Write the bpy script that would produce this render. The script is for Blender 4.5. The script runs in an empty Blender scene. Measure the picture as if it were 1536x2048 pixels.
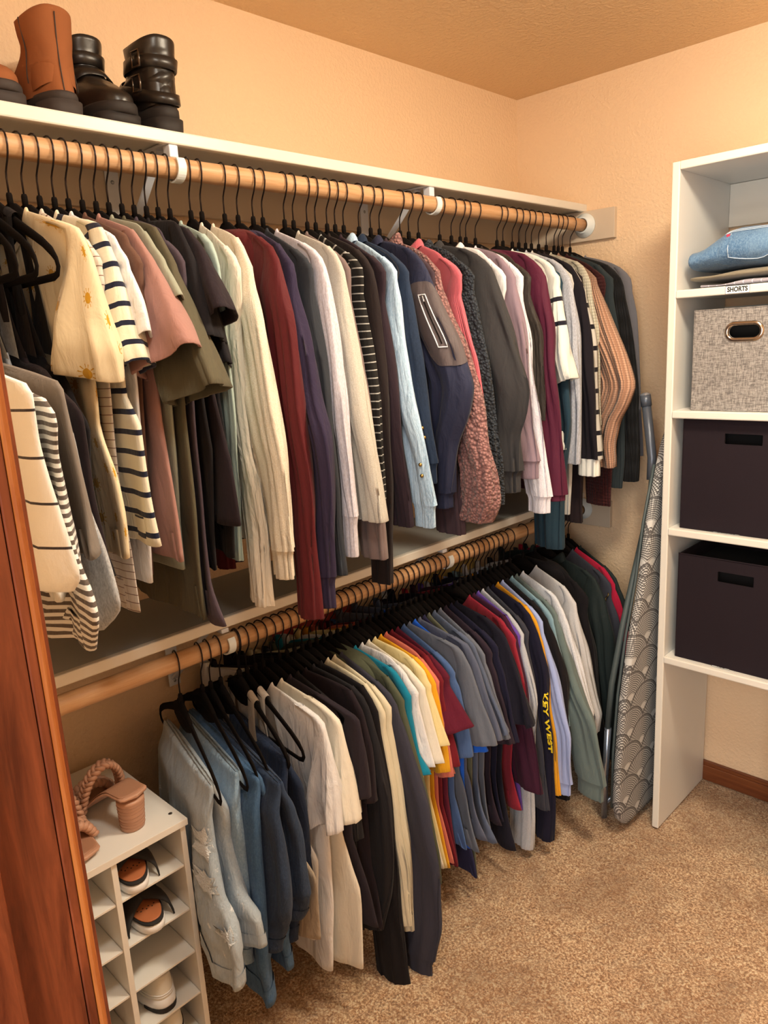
import bpy, bmesh, math, random
from mathutils import Vector, Matrix, noise
C = bpy.context.scene.collection
S = bpy.context.scene
PI = math.pi
R = math.radians
# ---------------------------------------------------------------- camera
cam_data = bpy.data.cameras.new('camera'); cam = bpy.data.objects.new('camera', cam_data); C.objects.link(cam)
cam.location = (1.6870, -2.4923, 1.6092)
cam.rotation_euler = (R(77.093), R(3.036), R(44.200))
cam_data.sensor_fit = 'VERTICAL'; cam_data.sensor_height = 24.0
cam_data.lens = 24.0*1482.46/2048.0
cam_data.clip_start = 0.02
S.camera = cam
# ---------------------------------------------------------------- world, lights, exposure
w = bpy.data.worlds.new('world'); S.world = w; w.use_nodes = True
w.node_tree.nodes['Background'].inputs[0].default_value = (0.95, 0.9, 0.85, 1)
w.node_tree.nodes['Background'].inputs[1].default_value = 0.25
S.view_settings.view_transform = 'Standard'; S.view_settings.look = 'None'
S.view_settings.gamma = 1.0; S.view_settings.use_curve_mapping = False
S.view_settings.exposure = 0.44
def area(name, loc, rot, sx, sy, power, col, spread=180):
    l = bpy.data.lights.new(name, 'AREA'); l.shape = 'RECTANGLE'; l.size = sx; l.size_y = sy
    l.energy = power; l.color = col; l.spread = R(spread)
    o = bpy.data.objects.new(name, l); C.objects.link(o); o.location = loc; o.rotation_euler = rot
    return o
LAMP = (1.30, -1.12, 2.30)
# daylight coming through the open doorway from the room behind the camera
area('doorway_daylight', (1.75, -3.6, 1.5), (R(84), 0, R(4)), 1.4, 1.9, 52, (1.0, 0.965, 0.91))

# ---------------------------------------------------------------- colour and material helpers
def lin(h):
    h = h.lstrip('#'); out = []
    for i in (0, 2, 4):
        c = int(h[i:i+2], 16)/255.0
        out.append(c/12.92 if c <= 0.04045 else ((c+0.055)/1.055)**2.4)
    return out
WH = lin('f3e9d8')
def alb(h, k=0.80):
    return tuple(min(0.9, c/wv*k) for c, wv in zip(lin(h), WH)) + (1.0,)
MATS = {}
class NT:
    def __init__(s, name):
        m = bpy.data.materials.new(name); m.use_nodes = True; s.m = m; s.t = m.node_tree; s.n = s.t.nodes
        s.b = s.n['Principled BSDF']
    def add(s, typ, **kw):
        x = s.n.new(typ)
        for k, v in kw.items(): setattr(x, k, v)
        return x
    def link(s, a, b): s.t.links.new(a, b)
    def put(s, sock, v):
        if hasattr(v, 'is_output') or isinstance(v, bpy.types.NodeSocket): s.link(v, sock)
        else: sock.default_value = v
    def math(s, op, a, b=0.0, c=None):
        x = s.add('ShaderNodeMath', operation=op); s.put(x.inputs[0], a); s.put(x.inputs[1], b)
        if c is not None: s.put(x.inputs[2], c)
        return x.outputs[0]
    def mix(s, f, a, b):
        x = s.add('ShaderNodeMix', data_type='RGBA'); s.put(x.inputs[0], f); s.put(x.inputs[6], a); s.put(x.inputs[7], b)
        return x.outputs[2]
    def noise(s, scale, vec=None, detail=2, rough=0.5, dist=0.0):
        x = s.add('ShaderNodeTexNoise'); x.inputs['Scale'].default_value = scale; x.inputs['Detail'].default_value = detail
        x.inputs['Roughness'].default_value = rough; x.inputs['Distortion'].default_value = dist
        if vec is not None: s.link(vec, x.inputs['Vector'])
        return x.outputs[0]
    def vor(s, scale, vec=None, feature='F1'):
        x = s.add('ShaderNodeTexVoronoi', feature=feature); x.inputs['Scale'].default_value = scale
        if vec is not None: s.link(vec, x.inputs['Vector'])
        return x
    def mapping(s, vec, scale=(1,1,1), rot=(0,0,0)):
        x = s.add('ShaderNodeMapping'); x.inputs['Scale'].default_value = scale; x.inputs['Rotation'].default_value = rot
        s.link(vec, x.inputs['Vector']); return x.outputs[0]
    def coord(s, k='Object'): return s.add('ShaderNodeTexCoord').outputs[k]
    def uv(s):
        x = s.add('ShaderNodeSeparateXYZ'); s.link(s.coord('UV'), x.inputs[0]); return x.outputs[0], x.outputs[1]
    def bump(s, h, strength=0.3, dist=0.002, prev=None):
        x = s.add('ShaderNodeBump'); x.inputs['Strength'].default_value = strength; x.inputs['Distance'].default_value = dist
        s.link(h, x.inputs['Height'])
        if prev is not None: s.link(prev, x.inputs['Normal'])
        return x.outputs[0]
    def fin(s, col, rough=0.85, normal=None, sheen=0.0, metal=0.0, spec=None):
        s.put(s.b.inputs['Base Color'], col); s.put(s.b.inputs['Roughness'], rough)
        s.b.inputs['Metallic'].default_value = metal
        s.b.inputs['Sheen Weight'].default_value = sheen
        if spec is not None: s.b.inputs['Specular IOR Level'].default_value = spec
        if normal is not None: s.link(normal, s.b.inputs['Normal'])
        MATS[s.m.name] = s.m
        return s.m
    def ramp(s, f, lo, hi):
        x = s.add('ShaderNodeMapRange'); s.put(x.inputs[0], f); x.inputs[1].default_value = lo; x.inputs[2].default_value = hi
        return x.outputs[0]
def scale_c(c, k): return (c[0]*k, c[1]*k, c[2]*k, 1)
def plain(name, hexc, rough=0.5, metal=0.0, k=0.8, bump=None, vary=0.06, spec=None):
    t = NT(name); c = alb(hexc, k); co = t.coord()
    col = t.mix(t.noise(14, co, 3), scale_c(c, 1-vary), scale_c(c, 1+vary))
    nm = t.bump(t.noise(bump[0], co, 3), bump[1], bump[2]) if bump else None
    return t.fin(col, rough, nm, metal=metal, spec=spec)
def cloth(name, hexc, c2=None, hs=0.0, wr=0.35, weave=900, rough=0.9, sheen=0.15, k=0.8, kind='jersey', **o):
    """woven or knitted cloth: colour, thread grain and small creases; UV is in metres around (u) and down (v)"""
    lum = sum(lin(hexc))/3
    if lum < 0.12: k = k*(0.62+0.38*lum/0.12); sheen *= 0.3
    t = NT(name); c = alb(hexc, k); co = t.coord(); u, v = t.uv()
    base = t.mix(t.noise(9, co, 3), scale_c(c, 0.93), scale_c(c, 1.05))
    nm = t.bump(t.noise(20, t.mapping(co, (1.5, 1.5, 0.42)), 4, 0.55, 0.8), wr, 0.012)
    if kind == 'heather':
        cc = alb(c2, k)
        n = t.noise(420, t.mapping(co, (1, 1, 0.35 if not o.get('hor') else 2.5)), 3, 0.7)
        base = t.mix(t.ramp(n, 0.38, 0.66), base, cc)
    if kind == 'stripe':
        per, duty = o['per'], o['duty']
        ang = t.math('ADD', t.math('FRACT', t.math('DIVIDE', t.math('ADD', v, t.math('MULTIPLY', t.noise(5, co, 1), o.get('wob', 0.012))), per)), 0.0)
        m = t.math('LESS_THAN', ang, duty)
        base = t.mix(m, base, alb(c2, k))
    if kind == 'vstripe':
        m = t.math('LESS_THAN', t.math('FRACT', t.math('DIVIDE', u, o['per'])), o['duty'])
        base = t.mix(m, base, alb(c2, k))
    if kind == 'bands':
        m = None
        for a, b in o['bands']:
            q = t.math('MULTIPLY', t.math('GREATER_THAN', v, a), t.math('LESS_THAN', v, b))
            m = q if m is None else t.math('MAXIMUM', m, q)
        base = t.mix(m, base, alb(c2, k))
    if kind == 'ladder':
        q = t.math('GREATER_THAN', t.math('FRACT', t.math('DIVIDE', v, 0.062)), 0.22)
        e = t.math('LESS_THAN', t.math('ABSOLUTE', t.math('SUBTRACT', u, o.get('u0', 0.0))), 0.011)
        base = t.mix(t.math('MULTIPLY', q, e), base, alb(c2, k))
    if kind == 'denim':
        n = t.noise(330, t.mapping(co, (1, 1, 0.45)), 4, 0.85)
        big = t.noise(7, t.mapping(co, (1, 1, 0.45)), 4, 0.6)
        base = t.mix(t.math('MULTIPLY', t.ramp(n, 0.44, 0.60), o.get('fl', 0.6)), base, alb(c2, k))
        base = t.mix(t.math('MULTIPLY', t.ramp(big, 0.42, 0.66), 0.6), base, alb(c2, k))
        sm = t.math('LESS_THAN', t.math('ABSOLUTE', t.math('SUBTRACT', t.math('ABSOLUTE', u), 0.045)), 0.0012)
        base = t.mix(t.math('MULTIPLY', sm, 0.5), base, alb(o.get('st', c2), k))
        if o.get('rip'):
            rn = t.noise(9, t.mapping(co, (1.2, 1.2, 0.8)), 5, 0.7, 1.5)
            base = t.mix(t.ramp(rn, 0.615, 0.65), base, alb('e9e6da', k))
    if kind == 'fleece':
        vo = t.vor(o.get('vs', 130), co); d = vo.outputs['Distance']
        base = t.mix(t.ramp(d, 0.25, 0.75), base, scale_c(alb(c2, k), 1.0))  # crevices between the curls have their shade painted into the colour
        nm = t.bump(d, 1.0, 0.006, t.bump(t.noise(60, co, 3), 0.6, 0.006)); 
        nm2 = nm
        t.n[nm.node.name].invert = True
    elif kind == 'knit':
        a = t.math('SINE', t.math('MULTIPLY', u, o.get('ku', 900)))
        b = t.math('SINE', t.math('MULTIPLY', v, o.get('kv', 700)))
        nm = t.bump(t.math('ADD', a, t.math('MULTIPLY', b, o.get('bw', 0.8))), o.get('ks', 0.55), 0.0025, nm)
        if c2: base = t.mix(t.ramp(t.math('ADD', a, t.math('MULTIPLY', b, 0.8)), -0.4, 1.4), alb(c2, k), base)
    elif kind == 'suns':
        vec = t.add('ShaderNodeCombineXYZ'); t.link(u, vec.inputs[0]); t.link(v, vec.inputs[1])
        sc = 13.0
        vo = t.add('ShaderNodeTexVoronoi', voronoi_dimensions='2D'); vo.inputs['Scale'].default_value = sc
        vo.inputs['Randomness'].default_value = 0.6; t.link(vec.outputs[0], vo.inputs['Vector'])
        sub = t.add('ShaderNodeVectorMath', operation='SUBTRACT'); t.link(vo.outputs['Position'], sub.inputs[0]); t.link(vec.outputs[0], sub.inputs[1])
        sx = t.add('ShaderNodeSeparateXYZ'); t.link(sub.outputs[0], sx.inputs[0])
        d = t.math('SQRT', t.math('ADD', t.math('POWER', t.math('ABSOLUTE', sx.outputs[0]), 2.0), t.math('POWER', t.math('ABSOLUTE', sx.outputs[1]), 2.0)))
        at = t.math('ARCTAN2', sx.outputs[1], sx.outputs[0])
        ray = t.math('GREATER_THAN', t.math('SINE', t.math('MULTIPLY', at, 11.0)), 0.72)
        near = t.math('MULTIPLY', t.math('LESS_THAN', d, 0.0145), t.math('GREATER_THAN', d, 0.0088))
        m = t.math('MAXIMUM', t.math('LESS_THAN', d, 0.0082), t.math('MULTIPLY', ray, near))
        base = t.mix(m, base, alb('c9921f', 0.8))
    elif kind == 'rib':
        a = t.math('SINE', t.math('MULTIPLY', u, o.get('ku', 1500)))
        nm = t.bump(a, 0.4, 0.0015, nm)
    elif kind == 'quilt':
        a = t.math('ABSOLUTE', t.math('SINE', t.math('MULTIPLY', v, 42.0)))
        nm = t.bump(a, 0.5, 0.012, nm)
    if weave and kind != 'fleece':
        nm = t.bump(t.noise(weave, co, 2), 0.25, 0.0006, nm)
    return t.fin(base, rough, nm, sheen=sheen, spec=0.25)

# ---------------------------------------------------------------- mesh helpers
def mesh_obj(name, verts, faces, m=None, parent=None, smooth=True, uvs=None):
    me = bpy.data.meshes.new(name); me.from_pydata(verts, [], faces); me.update()
    if uvs is not None:
        l = me.uv_layers.new(name='uv'); flat = []
        for p in me.polygons:
            for q in uvs[p.index]: flat.extend(q)
        l.data.foreach_set('uv', flat)
    if smooth: me.polygons.foreach_set('use_smooth', [True]*len(me.polygons))
    if m is not None: me.materials.append(m)
    o = bpy.data.objects.new(name, me); C.objects.link(o)
    if parent is not None: o.parent = parent
    return o
def bm_obj(name, bm, m=None, parent=None, smooth=False):
    me = bpy.data.meshes.new(name); bmesh.ops.recalc_face_normals(bm, faces=bm.faces); bm.to_mesh(me); bm.free()
    if smooth: me.polygons.foreach_set('use_smooth', [True]*len(me.polygons))
    if m is not None: me.materials.append(m)
    o = bpy.data.objects.new(name, me); C.objects.link(o)
    if parent is not None: o.parent = parent
    return o
def box_bm(bm, a, b, bev=0.0, seg=2):
    r = bmesh.ops.create_cube(bm, size=1.0); vs = r['verts']
    for v in vs:
        v.co = Vector([(a[i]+b[i])/2 + v.co[i]*(b[i]-a[i]) for i in range(3)])
    if bev > 0:
        es = list({e for v in vs for e in v.link_edges})
        bmesh.ops.bevel(bm, geom=es, offset=bev, segments=seg, affect='EDGES', profile=0.5)
def box(name, a, b, m, parent=None, bev=0.0, seg=2):
    bm = bmesh.new(); box_bm(bm, a, b, bev, seg); return bm_obj(name, bm, m, parent, smooth=False)
def tag(o, label=None, cat=None, group=None, kind=None):
    if label: o['label'] = label
    if cat: o['category'] = cat
    if group: o['group'] = group
    if kind: o['kind'] = kind
    return o
def empty(name, loc=(0,0,0), rz=0, label=None, cat=None, group=None):
    o = bpy.data.objects.new(name, None); C.objects.link(o); o.location = loc; o.rotation_euler = (0, 0, rz)
    o.empty_display_size = 0.05
    return tag(o, label, cat, group)
def tube_data(path, rad, n=8, closed=False, flat=1.0, cap=True):
    """sweep a circle (or flattened circle) along a path; rad may be a list"""
    P = [Vector(p) for p in path]; k = len(P); vs = []; fs = []
    up = Vector((0, 0, 1)); prev = None
    for i in range(k):
        a = P[(i-1) % k] if (closed or i > 0) else P[i]; b = P[(i+1) % k] if (closed or i < k-1) else P[i]
        d = (b-a).normalized()
        if prev is None:
            x = d.cross(up)
            if x.length < 1e-3: x = d.cross(Vector((0, 1, 0)))
            x.normalize()
        else:
            x = prev - d*prev.dot(d); x.normalize()
        prev = x; y = d.cross(x); r = rad[i] if isinstance(rad, (list, tuple)) else rad
        for j in range(n):
            t = 2*PI*j/n; vs.append(P[i] + x*math.cos(t)*r + y*math.sin(t)*r*flat)
    m = k if closed else k-1
    for i in range(m):
        for j in range(n):
            a = i*n+j; b = i*n+(j+1) % n; c = ((i+1) % k)*n+(j+1) % n; d = ((i+1) % k)*n+j
            fs.append((a, b, c, d))
    if not closed and cap:
        fs.append(tuple(range(n-1, -1, -1))); fs.append(tuple((k-1)*n+j for j in range(n)))
    return [tuple(v) for v in vs], fs
def tube(name, path, rad, m, parent=None, n=8, closed=False, flat=1.0):
    v, f = tube_data(path, rad, n, closed, flat); return mesh_obj(name, v, f, m, parent)
def merge(parts):
    V, F = [], []
    for v, f in parts:
        o = len(V); V += v; F += [tuple(i+o for i in q) for q in f]
    return V, F
def loft(name, rings, m, parent=None, uv=None, cap0=False, cap1=False, smooth=True):
    n = len(rings[0]); vs = [tuple(p) for r in rings for p in r]; fs = []; us = []
    for i in range(len(rings)-1):
        for j in range(n):
            j2 = (j+1) % n
            fs.append((i*n+j, (i+1)*n+j, (i+1)*n+j2, i*n+j2))
            if uv:
                a, b = uv[i][j], uv[i+1][j]
                jn = j+1
                c, d = uv[i+1][jn], uv[i][jn]
                us.append((a, b, c, d))
    if cap0:
        fs.append(tuple(range(n)));
        if uv: us.append(tuple(uv[0][j] for j in range(n)))
    if cap1:
        fs.append(tuple((len(rings)-1)*n+j for j in range(n-1, -1, -1)))
        if uv: us.append(tuple(uv[-1][j] for j in range(n-1, -1, -1)))
    return mesh_obj(name, vs, fs, m, parent, smooth, us if uv else None)
def interp(pts, z):
    """pts: (x,z) with z falling; returns x at z"""
    if z >= pts[0][1]: return pts[0][0]
    for (x0, z0), (x1, z1) in zip(pts, pts[1:]):
        if z <= z0 and z >= z1:
            if z0 == z1: return x1
            f = (z0-z)/(z0-z1); return x0+(x1-x0)*f
    return pts[-1][0]
def smooth_prof(pts, steps=3):
    """monotone in z, resampled with smoothing"""
    q = [pts[0]]
    for x, z in pts[1:]:
        if z < q[-1][1]-0.002: q.append((x, z))
    z0, z1 = q[0][1], q[-1][1]; n = 60
    xs = [interp(q, z0+(z1-z0)*i/n) for i in range(n+1)]
    for _ in range(steps):
        xs = [xs[0]] + [(xs[i-1]+2*xs[i]+xs[i+1])/4 for i in range(1, n)] + [xs[-1]]
    return [(xs[i], z0+(z1-z0)*i/n) for i in range(n+1)]
def sstep(a, b, x):
    t = min(1, max(0, (x-a)/(b-a))); return t*t*(3-2*t)
def text_mesh(name, body, size, m, parent=None, extrude=0.0003, bold=0.0):
    cu = bpy.data.curves.new(name, 'FONT'); cu.body = body; cu.size = size; cu.extrude = extrude; cu.offset = bold
    cu.align_x = 'CENTER'; cu.align_y = 'CENTER'
    tmp = bpy.data.objects.new('text_tmp', cu); C.objects.link(tmp)
    dg = bpy.context.evaluated_depsgraph_get(); me = bpy.data.meshes.new_from_object(tmp.evaluated_get(dg))
    bpy.data.objects.remove(tmp); me.name = name; me.materials.clear(); me.materials.append(m)
    o = bpy.data.objects.new(name, me); C.objects.link(o)
    if parent is not None: o.parent = parent
    return o
# ================================================================ materials used by the room
def wall_mat(name, hexc, sc=95, st=0.35):
    t = NT(name); co = t.coord(); c = alb(hexc, 1.02)
    n1 = t.noise(sc, co, 3, 0.55); n2 = t.noise(3, co, 2)
    col = t.mix(n2, scale_c(c, 0.97), scale_c(c, 1.02))
    return t.fin(col, 0.72, t.bump(t.ramp(n1, 0.42, 0.66), st, 0.004), spec=0.3)
M_wall = wall_mat('wall_paint_tan', 'dfbb90')
M_ceil = wall_mat('ceiling_texture', 'd6b182', 75, 0.5)
M_white = plain('white_shelf_paint', 'ece0c8', 0.38, bump=(40, 0.08, 0.001), vary=0.02)
M_melam = plain('white_melamine', 'ede3cf', 0.33, vary=0.01)
M_cleat = plain('tan_painted_board', 'dcc3a2', 0.45, vary=0.03)
M_metalw = plain('white_metal', 'e9e6e0', 0.35, vary=0.01)
M_plasw = plain('white_plastic', 'f2f2f0', 0.3, vary=0.01)
M_black = plain('black_velvet', '17120f', 0.95, vary=0.1, bump=(800, 0.3, 0.0006), spec=0.1)
M_wire = plain('dark_steel_wire', '2b2422', 0.3, metal=0.9, k=1.4)
M_screw = plain('steel_screw', 'b5b2ac', 0.3, metal=1.0)
def wood_mat(name, h1, h2, sc=(1, 1, 0.08), freq=30, rough=0.35, st=0.1):
    t = NT(name); co = t.mapping(t.coord(), sc)
    a = t.noise(freq, co, 6, 0.65, 1.2); b = t.noise(freq*6, co, 3, 0.6)
    col = t.mix(t.ramp(a, 0.32, 0.68), alb(h1), alb(h2)); col = t.mix(t.math('MULTIPLY', b, 0.35), col, scale_c(alb(h2), 0.55))
    return t.fin(col, rough, t.bump(b, st, 0.001))
M_rod = wood_mat('rod_maple', 'e6b684', 'cc935b', (1, 0.06, 1), 60, 0.45)
M_cherry = wood_mat('cherry_wood', 'a34f28', '5c220d', (1, 1, 0.10), 42, 0.28)
M_cherryl = wood_mat('cherry_wood_edge', 'd07a35', 'a04e1c', (1, 1, 0.08), 60, 0.28)
M_baseb = wood_mat('baseboard_wood', '93532b', '6b351b', (0.08, 1, 1), 40, 0.35)
def carpet():
    t = NT('carpet_pile'); co = t.coord(); c1, c2, c3 = alb('d0a172', 1.0), alb('845a38', 0.95), alb('f2d2a6', 1.0)
    n = t.noise(170, co, 3, 0.7); big = t.noise(3.2, co, 5, 0.65, 0.7); mid = t.noise(24, co, 3)
    col = t.mix(t.ramp(n, 0.36, 0.56), c2, c1); col = t.mix(t.ramp(n, 0.52, 0.66), col, c3)
    col = t.mix(t.math('MULTIPLY', t.ramp(big, 0.46, 0.64), 0.5), col, c2)
    col = t.mix(t.math('MULTIPLY', t.ramp(mid, 0.45, 0.7), 0.12), col, c3)
    return t.fin(col, 1.0, t.bump(n, 0.9, 0.010, t.bump(mid, 0.5, 0.012)), sheen=0.25, spec=0.05)
M_carpet = carpet()
CH = 2.44; XR = 2.35; YF = -2.354
# ================================================================ room shell
def struct(o): return tag(o, kind='structure')
def carpet_floor():
    nx, ny = 300, 300; x0, x1, y0, y1 = -0.05, XR+0.05, YF-1.3, 0.05
    V = []; F = []
    rnd = random.Random(3)
    for j in range(ny+1):
        for i in range(nx+1):
            x = x0+(x1-x0)*i/nx; y = y0+(y1-y0)*j/ny
            z = -0.004 + 0.004*noise.noise((x*9, y*9, 0.0)) + rnd.uniform(-0.0022, 0.0022)
            V.append((x, y, z))
    for j in range(ny):
        for i in range(nx):
            a = j*(nx+1)+i; F.append((a, a+1, a+nx+2, a+nx+1))
    return mesh_obj('floor', V, F, M_carpet)
struct(carpet_floor())
struct(box('wall_left', (-0.12, YF-0.13, -0.02), (0, 0.12, CH+0.1), M_wall))
struct(box('wall_back', (0, 0, -0.02), (XR+0.12, 0.12, CH+0.1), M_wall))
struct(box('wall_right', (XR, YF-0.13, -0.02), (XR+0.12, 0, CH+0.1), M_wall))
struct(box('ceiling', (-0.12, YF-0.13, CH), (XR+0.12, 0.12, CH+0.1), M_ceil))
DX0, DX1, DH = 1.268, 2.06, 2.05
bm = bmesh.new(); box_bm(bm, (0, YF-0.12, -0.02), (1.2255, YF, CH)); box_bm(bm, (DX1+0.0205, YF-0.12, -0.02), (XR, YF, CH)); box_bm(bm, (1.2255, YF-0.12, DH), (DX1+0.0205, YF, CH))
struct(bm_obj('wall_front', bm, M_wall))
# door frame: casing, jamb and stop; the profile is what the photograph shows at its left edge
def casing(name, x0, x1, side):
    t = empty(name, (0, 0, 0)); tag(t, kind='structure'); s = side
    def seg(nm, a, b, m, bev): 
        return box(nm, (min(a[0], b[0]), a[1], 0.0), (max(a[0], b[0]), b[1], DH+0.02), m, t, bev)
    j = x0
    seg('jamb', (j, YF-0.118), (j-s*0.02, YF-0.0005), M_cherry, 0.001)
    seg('casing_board', (j, YF), (j-s*0.065, YF+0.006), M_cherry, 0.001); seg('casing_edge', (j+s*0.0006, YF+0.006), (j-s*0.065, YF+0.012), M_cherryl, 0.0025)
    seg('casing_bead', (j-s*0.012, YF+0.008), (j-s*0.060, YF+0.019), M_cherry, 0.004)
    seg('door_stop', (j+s*0.013, YF-0.085), (j, YF-0.037), M_cherry, 0.004)
    seg('hinge_rabbet_edge', (j+s*0.004, YF-0.118), (j, YF-0.087), M_cherryl, 0.0015)
    seg('hall_casing', (j, YF-0.140), (j-s*0.065, YF-0.118), M_cherry, 0.004)
    return t
casing('trim_1', 1.246, 1.2, 1); casing('trim_2', DX1, 2.1, -1)
th = empty('trim_3'); tag(th, kind='structure')
box('head_jamb', (1.246, YF-0.118, DH-0.02), (DX1, YF, DH), M_cherry, th, 0.001)
box('head_casing', (1.18, YF, DH-0.01), (DX1+0.066, YF+0.018, DH+0.06), M_cherry, th, 0.004)
def baseboard(name, a, b, axis):
    t = empty(name); tag(t, kind='structure')
    if axis == 'x':
        box('board', (a[0], a[1]-0.012, 0), (b[0], a[1], 0.058), M_baseb, t, 0.002); box('cap', (a[0], a[1]-0.009, 0.056), (b[0], a[1], 0.076), M_baseb, t, 0.004)
    else:
        s = 1 if a[0] < 1 else -1
        box('board', (min(a[0], a[0]+s*0.012), a[1], 0), (max(a[0], a[0]+s*0.012), b[1], 0.058), M_baseb, t, 0.002)
        box('cap', (min(a[0], a[0]+s*0.009), a[1], 0.056), (max(a[0], a[0]+s*0.009), b[1], 0.076), M_baseb, t, 0.004)
baseboard('baseboard_back', (0.0, 0.0), (XR, 0), 'x'); baseboard('baseboard_left', (0, YF), (0, -0.013), 'y'); baseboard('baseboard_right', (XR, YF), (XR, -0.013), 'y')
# access panel on the back wall
ap = box('access_panel', (0.16, -0.004, 0.905), (0.392, 0.0, 1.16), M_wall, None, 0.0015)
tag(ap, 'flat wall-coloured access panel on the back wall below the hanging jumpers', 'panel')
# ceiling lamp, and an added fill lamp of the same build
def lamp(x, y, strength, colour, label):
    t = empty('ceiling_lamp', (x, y, CH), 0, label, 'lamp')
    rings = []
    for r, z in ((0.17, 0), (0.17, -0.018), (0.155, -0.025)):
        rings.append([(r*math.cos(2*PI*j/32), r*math.sin(2*PI*j/32), z) for j in range(32)])
    loft('base_pan', rings, M_metalw, t, cap0=True, cap1=True)
    e = NT('lamp_glass'); em = e.b; em.inputs['Base Color'].default_value = (0.9, 0.9, 0.9, 1)
    em.inputs['Emission Color'].default_value = colour; em.inputs['Emission Strength'].default_value = strength
    rings = []
    for k in range(9):
        a = k/8*PI/2; r = 0.15*math.cos(a); rings.append([(max(r, 0.002)*math.cos(2*PI*j/32), max(r, 0.002)*math.sin(2*PI*j/32), -0.026-0.075*math.sin(a)) for j in range(32)])
    loft('bowl', rings, e.m, t, cap1=True)
lamp(LAMP[0], LAMP[1], 88, (1.0, 0.84, 0.62, 1), 'round flush ceiling lamp with a glowing bowl above the middle of the closet')
lamp(1.20, -1.98, 30, (1.0, 0.93, 0.80, 1), 'added dimmer fill lamp bowl on the ceiling just inside the door')  # added fill lamp to brighten the lower left, not a known fixture
# ================================================================ wall shelves, brackets and rods
RX = 0.289; ZT = 1.968; ZL = 0.955; RR = 0.0205
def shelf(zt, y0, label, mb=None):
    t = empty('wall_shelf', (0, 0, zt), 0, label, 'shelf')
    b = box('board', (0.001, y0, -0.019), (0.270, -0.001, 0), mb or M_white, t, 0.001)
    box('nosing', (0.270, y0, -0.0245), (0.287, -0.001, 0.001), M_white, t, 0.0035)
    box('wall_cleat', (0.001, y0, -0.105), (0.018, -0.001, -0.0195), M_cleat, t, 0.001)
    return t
shelf(2.039, YF+0.001, 'long white painted shelf carrying the ankle boots, above the upper rod')
shelf(1.013, YF+0.001, 'long white shelf above the lower rod, mostly hidden by the hanging tops', plain('shaded_white_shelf_face', 'b5b3a6', 0.5, vary=0.03))  # grey board colour stands in for the shade of the hanging clothes
def end_cleat(z, label):
    o = box('end_cleat', (0.0185, -0.019, z-0.052), (0.400, -0.0005, z+0.047), M_cleat, None, 0.0015); tag(o, label, 'trim board')
end_cleat(1.968, 'tan painted board on the back wall holding the upper rod end')
end_cleat(0.945, 'tan painted board on the back wall holding the lower rod end')
def rod(z, label):
    t = empty('closet_rod', (RX, 0, z), 0, label, 'rod')
    n = 28; rings = []; y0, y1 = YF+0.003, -0.0335
    for k in range(41):
        y = y0+(y1-y0)*k/40
        rings.append([(RR*math.cos(2*PI*j/n), y, RR*math.sin(2*PI*j/n)) for j in range(n)])
    loft('dowel', rings, M_rod, t, cap0=True, cap1=True)
    prof = [(0.040, -0.0195), (0.040, -0.024), (0.034, -0.027), (0.034, -0.030), (0.0265, -0.032), (0.0265, -0.045), (0.0225, -0.045), (0.0225, -0.034)]
    loft('end_flange', [[(r*math.cos(2*PI*j/32), y, r*math.sin(2*PI*j/32)) for j in range(32)] for r, y in prof], M_plasw, t, cap0=True)
rod(ZT, 'pale wooden closet rod under the top shelf, holding the upper clothes')
rod(ZL, 'pale wooden closet rod under the lower shelf, holding the lower clothes')
def bracket(y, zshelf, zr, label):
    t = empty('shelf_bracket', (0, y, zshelf-0.0195), 0, label, 'bracket')
    D = zshelf-0.0195
    box('wall_plate', (0.0185, -0.016, -0.225), (0.0225, 0.016, -0.001), M_metalw, t, 0.001)
    box('arm', (0.0225, -0.013, -0.0055), (0.275, 0.013, -0.0005), M_metalw, t, 0.001)
    a = Vector((0.022, 0, -0.205)); b = Vector((0.236, 0, -0.006)); d = (b-a).normalized(); nn = Vector((-d.z, 0, d.x))
    bm = bmesh.new(); vs = []
    for yy in (-0.0085, 0.0085):
        for p, s in ((a, -1), (b, -1), (b, 1), (a, 1)):
            q = p+nn*0.003*s; vs.append(bm.verts.new((q.x, yy, q.z)))
    for f in ((0,1,2,3), (7,6,5,4), (0,4,5,1), (1,5,6,2), (2,6,7,3), (3,7,4,0)): bm.faces.new([vs[i] for i in f])
    bm_obj('brace', bm, M_metalw, t)
    box('front_block', (0.262, -0.008, -(zshelf-0.0195-zr-RR-0.0015)), (0.286, 0.012, -0.0057), M_metalw, t, 0.002)
    zc = zr-D
    cr = [( (RR+0.0028)*math.cos(R(g)), 0, (RR+0.0028)*math.sin(R(g))+zc) for g in range(-200, 41, 12)]
    # a cupped cradle under the dowel
    V = []; F = []
    for i, (x, _, z) in enumerate(cr):
        for yy in (-0.009, 0.009):
            for k in (0.0, 0.0035):
                g = R(-200+12*i); V.append((RX+x+k*math.cos(g), yy, z+k*math.sin(g)))
    for i in range(len(cr)-1):
        o = i*4
        for p, q in ((0, 1), (1, 3), (3, 2), (2, 0)): F.append((o+p, o+q, o+4+q, o+4+p))
    F.append((0, 1, 3, 2)); F.append((len(V)-4, len(V)-2, len(V)-1, len(V)-3))
    mesh_obj('rod_cradle', V, F, M_plasw, t, smooth=False)
    for zz in (-0.03, -0.165, -0.212):
        s = bmesh.new(); bmesh.ops.create_uvsphere(s, u_segments=10, v_segments=6, radius=0.0045)
        for v in s.verts: v.co = Vector((v.co.x*0.5+0.0228, v.co.y, v.co.z+zz))
        bm_obj('screw', s, M_screw, t, True)
bracket(-1.625, 2.039, ZT, 'white shelf bracket nearest the boots, holding the upper rod')
bracket(-0.835, 2.039, ZT, 'white shelf bracket in the middle of the upper rod')
bracket(-1.625, 1.013, ZL, 'white shelf bracket above the jeans, holding the lower rod')
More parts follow.
